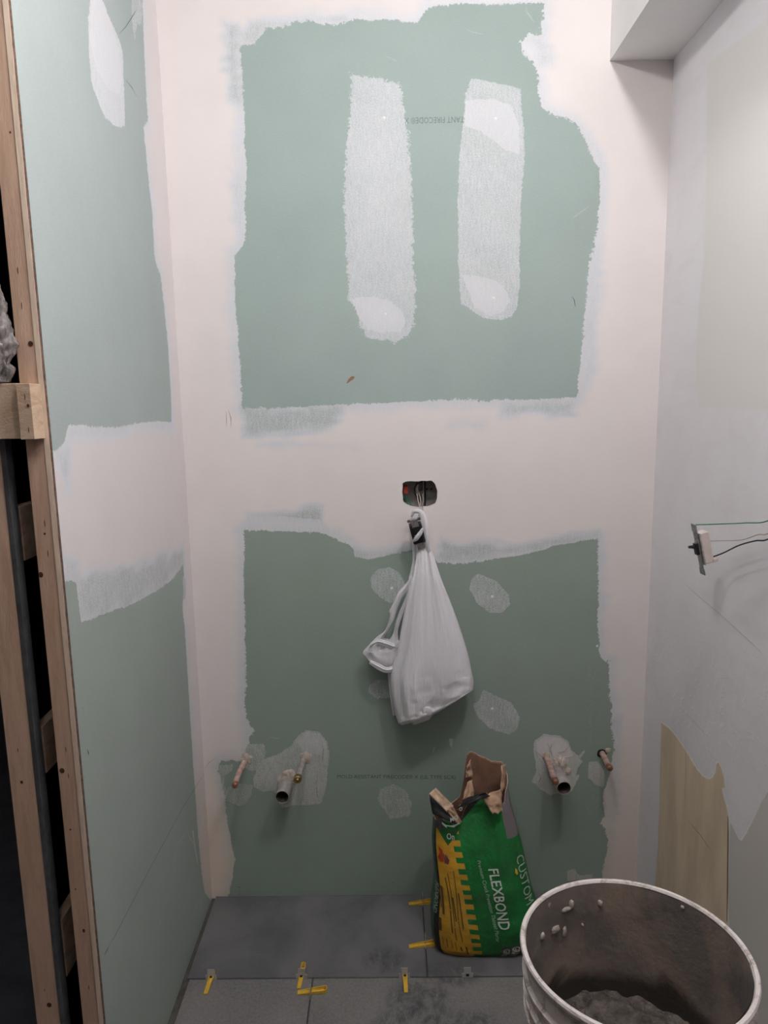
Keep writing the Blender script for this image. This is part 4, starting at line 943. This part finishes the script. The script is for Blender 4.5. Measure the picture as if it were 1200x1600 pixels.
flap('torn_flap', [F(671,1240,-.200), F(681,1231,-.185), F(709,1259,-.190), F(699,1268,-.212)], 'kraft_lt', seed=1, wav=.004)
flap('torn_flap', [F(670,1241,-.203), F(698,1268,-.215), F(716,1290,-.230), F(676,1272,-.222)], 'black', seed=2, wav=.002, jag=0)
flap('torn_flap', [F(698,1266,-.214), F(708,1260,-.206), F(722,1284,-.205), F(717,1288,-.226)], 'kraft', seed=3, wav=.004)
flap('torn_flap', [F(752,1246,-.205), F(784,1232,-.185), F(785,1268,-.222), F(770,1272,-.232)], 'kraft', seed=4, wav=.006)
flap('torn_flap', [F(712,1265,-.200), F(730,1246,-.195), F(758,1238,-.204), F(766,1244,-.216)], 'black', seed=5, wav=.004, jag=0)
flap('torn_flap', [F(722,1250,-.185), F(731,1222,-.150), F(738,1218,-.135), F(742,1250,-.170)], 'kraft', seed=6, wav=.005)
flap('torn_flap', [F(729,1215,-.135), F(729,1197,-.125), F(736,1187,-.115), F(738,1215,-.120)], 'kraft', seed=7, wav=.005)
flap('torn_flap', [F(783,1236,-.185), F(784,1196,-.150), F(791,1194,-.120), F(791,1234,-.150)], 'kraft', seed=8, wav=.006)
# mortar left inside
mb = MB(); ring = [sack_pt(2*i/40, .25) for i in range(40)]; cx = sum((p for p in ring), Vector())/40
mb.add([cx+Vector((0, 0, .01))]+[cx+(p-cx)*.94 for p in ring], [(0, 1+i, 1+(i+1) % 40) for i in range(40)]); mb.build('mortar_powder', 'clip', sack, True)
def sack_text(name, s, u0, u1, v0, v1, mat, bold=0.0, sub=True, rotated=True, du=0.0):
    """letters read downward: their length runs from v0 down to v1, their height from u0 (foot) to u1 (top)"""
    V, Fc, _ = text_mesh(s, bold=bold); bm = bmesh.new(); vv = [bm.verts.new((x, y, 0)) for x, y in V]
    for q in Fc:
        try: bm.faces.new([vv[i] for i in q])
        except ValueError: pass
    bmesh.ops.triangulate(bm, faces=bm.faces)
    for _ in range(1): bmesh.ops.subdivide_edges(bm, edges=[e for e in bm.edges if e.calc_length() > .03], cuts=1, use_grid_fill=True)
    out = []
    for q in bm.verts:
        x, y = q.co.x, q.co.y
        if rotated: u = u0+(u1-u0)*y+du*x; vv_ = v0+(v1-v0)*x
        else: u = u0+(u1-u0)*x; vv_ = v0+(v1-v0)*y
        out.append(sack_pt(ph_of_u(u), vv_*.40, .0014)+Vector((0, -.0012, 0)))
    bm.verts.index_update(); fc = [[w.index for w in q.verts] for q in bm.faces]; bm.free()
    return obj(name, out, fc, mat, sack)
def sack_patch(name, poly, mat, off=.0010):
    ob = []
    n = 8; mb = MB()
    (u0, v0), (u1, v1) = poly
    v = [sack_pt(ph_of_u(u0+(u1-u0)*i/n), (v0+(v1-v0)*j/n)*.40, off)+Vector((0, -.0009, 0)) for j in range(n+1) for i in range(n+1)]
    mb.add(v, [(j*(n+1)+i, j*(n+1)+i+1, (j+1)*(n+1)+i+1, (j+1)*(n+1)+i) for j in range(n) for i in range(n)]); return mb.build(name, mat, sack)
sack_text('product_lettering', 'FLEXBOND', .565, .672, .632, .245, 'lett', .012, du=.022)
sack_text('small_lettering', 'Premium Crack Prevention Thinset Mortar', .462, .500, .685, .150, 'lettg', 0, du=.105)
sack_text('maker_lettering', 'CUSTOM', .885, .970, .690, .375, 'lettg', 0)
sack_text('small_lettering', 'GRAY', .715, .790, .098, .010, 'lett', .01)
sack_text('small_lettering', 'GRIS', .635, .695, .090, .010, 'lettg', .01)
sack_text('collar_lettering', 'On', .150, .235, .805, .840, 'lett', .01, rotated=False)
def sack_uv(p):
    z = .2
    for _ in range(25): q = at(p, 1, SI('yf', z)); z = q[2]
    return (q[0]-SI('xl', z))/(SI('xr', z)-SI('xl', z)), z
def sack_poly(name, pts, mat, off=.0012):
    v = []
    for p in pts:
        u, z = sack_uv(p); v.append(sack_pt(ph_of_u(min(max(u, 0.004), .996)), max(z, .003), off)+Vector((0, -.0011, 0)))
    return MB().add(v, [tuple(range(len(v)))]).build(name, mat, sack)
def sack_line(name, a, b, w, mat, off=.0012):
    mb = MB(); n = 8; v = []
    for i in range(n+1):
        t = i/n; x, y = a[0]+(b[0]-a[0])*t, a[1]+(b[1]-a[1])*t
        for sg in (-.5, .5):
            u, z = sack_uv((x+sg*w, y)); v.append(sack_pt(ph_of_u(min(max(u, 0.004), .996)), max(z, .003), off)+Vector((0, -.0011, 0)))
    return MB().add(v, [(2*i, 2*i+1, 2*i+3, 2*i+2) for i in range(n)]).build(name, mat, sack)
for a, b, w in (((696,1375),(704,1424),1.7), ((704,1426),(709,1460),1.7), ((700,1367),(712,1450),1.2), ((712,1452),(715,1471),1.2), ((709,1361),(717,1440),1.2), ((717,1442),(724,1472),1.2), ((716,1397),(725,1453),1.8), ((707,1405),(714,1442),1.8), ((689,1392),(694,1434),3.5), ((686,1398),(690,1425),1.5), ((689,1441),(691,1461),4), ((729,1479),(732,1491),2.2), ((721,1480),(723,1486),2.5), ((694,1468),(696,1480),1), ((700,1470),(702,1483),1.2), ((707,1472),(709,1484),1), ((713,1474),(715,1486),1)):
    sack_line('fine_print', a, b, w, 'dprint')
sack_poly('emblem', [(688,1327),(694,1332),(695,1350),(691,1351),(687,1345),(690,1338)], 'rprint')
sack_poly('emblem', [(697,1338),(704,1345),(702,1352),(698,1350)], 'rprint')
for a, b in (((695.5,1336),(698,1352)), ((698.5,1337),(700.5,1352)), ((700.5,1338),(702.5,1350))): sack_line('emblem', a, b, 1.1, 'bprint', .0018)
sack_poly('maker_emblem', [(805,1359),(808,1362),(810,1369),(808,1370),(805,1366)], 'wedge', .0016)
sack_text('side_lettering', 'FLEXBOND', .012, .040, .50, .30, 'lettg', 0)
V_, F_, _ = text_mesh('MO', bold=.02); a_ = at((704,1285), 1, -.236); b_ = at((716,1280), 1, -.236); c_ = at((703,1278), 1, -.234)
obj('collar_lettering', [a_+(b_-a_)*x+(c_-a_)*y for x, y in V_], F_, 'lett', sack)
V_, F_, _ = text_mesh('O', bold=.02); a_ = at((718,1268), 1, -.218); b_ = at((723,1266), 1, -.218); c_ = at((717,1262), 1, -.216)
obj('collar_lettering', [a_+(b_-a_)*x+(c_-a_)*y for x, y in V_], F_, 'lett', sack)
obj('collar_print', [at(p, 1, -.2345) for p in ((690,1284),(697,1289),(704,1290),(710,1289),(718,1285),(719,1287),(711,1291),(710,1293),(704,1292),(698,1291),(698,1294),(691,1288))], [tuple(range(12))], 'lettg', sack)

# ------------------------------------------------------------------ dirty bucket on a low stool
bc = Vector((.8676, -1.0076, .7054)); nrm = Vector((-.0076, .0633, 1)).normalized(); HB = .365; RB = .15
bk = thing('mixing_bucket', 'dirty white mixing bucket with dark mortar, in the lower right foreground', 'bucket', tuple(bc-nrm*HB))
Rb = Vector((0, 0, 1)).rotation_difference(nrm).to_matrix(); org = bc-nrm*HB
def lb(mb_): mb_.v = [tuple(Rb @ Vector(p)+org) for p in mb_.v]; return mb_
r0 = .128
outp = [(0, .0), (r0-.004, 0), (r0, .004), (.1395, HB-.105), (.1395, HB-.100), (.1465, HB-.098), (.1470, HB-.093), (.1405, HB-.091), (.1410, HB-.078), (.1470, HB-.076), (.1475, HB-.071), (.1415, HB-.069), (.1425, HB-.050), (.1480, HB-.048), (.1485, HB-.043), (.1430, HB-.041), (.1450, HB-.010), (.1500, HB-.008), (.1515, HB-.003), (.1500, HB), (.1455, HB), (.1435, HB-.003)]
inp = [(.1435, HB-.003), (.1425, HB-.02), (.1400, HB-.10), (.136, HB-.18), (.131, .10), (.126, .03)]
mb = MB().lathe((0, 0, 0), outp, 96); autosmooth(lb(mb).build('bucket_wall', 'bucket', bk), 40)
v = []; f = []; nn = 120; mm = 40
for j in range(mm+1):
    h = HB-.003-(HB-.06)*(j/mm)
    for k in range(nn):
        a = 2*math.pi*k/nn; r = float(np.interp(-h, [-p[1] for p in inp], [p[0] for p in inp])); r -= .0022*max(0, mnoise.noise(Vector((math.cos(a)*3, math.sin(a)*3, h*20)))) + .0008
        v.append((r*math.cos(a), r*math.sin(a), h))
for j in range(mm):
    for k in range(nn): f.append((j*nn+k, (j+1)*nn+k, (j+1)*nn+(k+1) % nn, j*nn+(k+1) % nn))
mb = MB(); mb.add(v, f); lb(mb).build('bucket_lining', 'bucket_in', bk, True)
v = [(0, 0, .185)]; f = []; nr = 60; nn = 160
for j in range(1, nr+1):
    for k in range(nn):
        a = 2*math.pi*k/nn; r = .135*j/nr; x, y = r*math.cos(a), r*math.sin(a)
        v.append((x, y, .180+.006*(j/nr)**3+.016*mnoise.noise(Vector((x*14, y*14, 0)))+.009*mnoise.noise(Vector((x*45, y*45, 2)))+.004*mnoise.noise(Vector((x*120, y*120, 5)))))
for k in range(nn): f.append((0, 1+k, 1+(k+1) % nn))
for j in range(nr-1):
    for k in range(nn): f.append((1+j*nn+k, 1+(j+1)*nn+k, 1+(j+1)*nn+(k+1) % nn, 1+j*nn+(k+1) % nn))
mb = MB(); mb.add(v, f); lb(mb).build('mortar', 'mortar', bk, True)
def cam_px(P):
    d = np.array(P)-CAM; z = d@FW; return 600+FPX*(d@RT)/z, 800-FPX*(d@UP)/z
inner_pts = []
for a in np.linspace(0, 2*math.pi, 240, endpoint=False):
    for h in np.linspace(.2, HB-.01, 60):
        rr_ = float(np.interp(-h, [-p[1] for p in inp], [p[0] for p in inp])); q = Vector((rr_*math.cos(a), rr_*math.sin(a), h)); w = Rb @ q + org
        if w.y > bc.y-.02: inner_pts.append((cam_px(w), a, h, rr_))
for k_, (px_, rw, rh) in enumerate((((884,1420), .011, .0035), ((891,1412), .005, .008), ((938,1409), .004, .006), ((846,1462), .006, .006), ((866,1452), .010, .006), ((880,1455), .004, .009), ((1070,1414), .003, .003), ((910,1442), .002, .002))):
    _, a, h, rr_ = min(inner_pts, key=lambda t: (t[0][0]-px_[0])**2+(t[0][1]-px_[1])**2); n = 16
    v = [((rr_-.0045)*math.cos(a), (rr_-.0045)*math.sin(a), h)]
    for j_, (q_, dr) in enumerate(((.6, .0040), (1.0, .0010))):
        for k in range(n):
            t_ = 2*math.pi*k/n; w_ = q_*(1+.45*mnoise.noise(Vector((math.cos(t_)*1.6, math.sin(t_)*1.6, k_*3.3)))); aa = a+rw*w_*math.cos(t_)/rr_
            v.append(((rr_-dr-.0012)*math.cos(aa), (rr_-dr-.0012)*math.sin(aa), h+rh*w_*math.sin(t_)))
    mb = MB(); mb.add(v, [(0, 1+k, 1+(k+1) % n) for k in range(n)]+[(1+k, 1+n+k, 1+n+(k+1) % n, 1+(k+1) % n) for k in range(n)]); lb(mb).build('dried_splash', 'splash', bk, True)
mb = MB()
for sx in (-1, 1): mb.lathe((0, sx*.150, HB-.075), [(0, -.009), (.012, -.009), (.012, .009), (0, .009)], 14, axis='y')
pts = [(.152*math.cos(t), -.10*math.sin(t)*.9-.0, HB-.075-.15*math.sin(t)) for t in np.linspace(0, math.pi, 30)]
pts = [(1.03*x, -.150*math.sin(t)*.35-.12*math.sin(t), z) for (x, y, z), t in zip(pts, np.linspace(0, math.pi, 30))]
mb.tube([(-y, x, z) for x, y, z in pts], .002, 8); lb(mb).build('handle', 'zinc', bk, True)
stl = thing('step_stool', 'low wooden step stool carrying the mixing bucket', 'stool', (.87, -1.03, 0))
zt = org.z-.010
MB().box((.72, -1.17, zt-.022), (1.03, -.89, zt), bev=.003).build('seat', 'wood_h', stl)
for sx in (.735, .985):
    for sy in (-1.155, -.935): MB().box((sx, sy, .0004), (sx+.032, sy+.032, zt-.0225), bev=.002).build('leg', 'wood', stl)
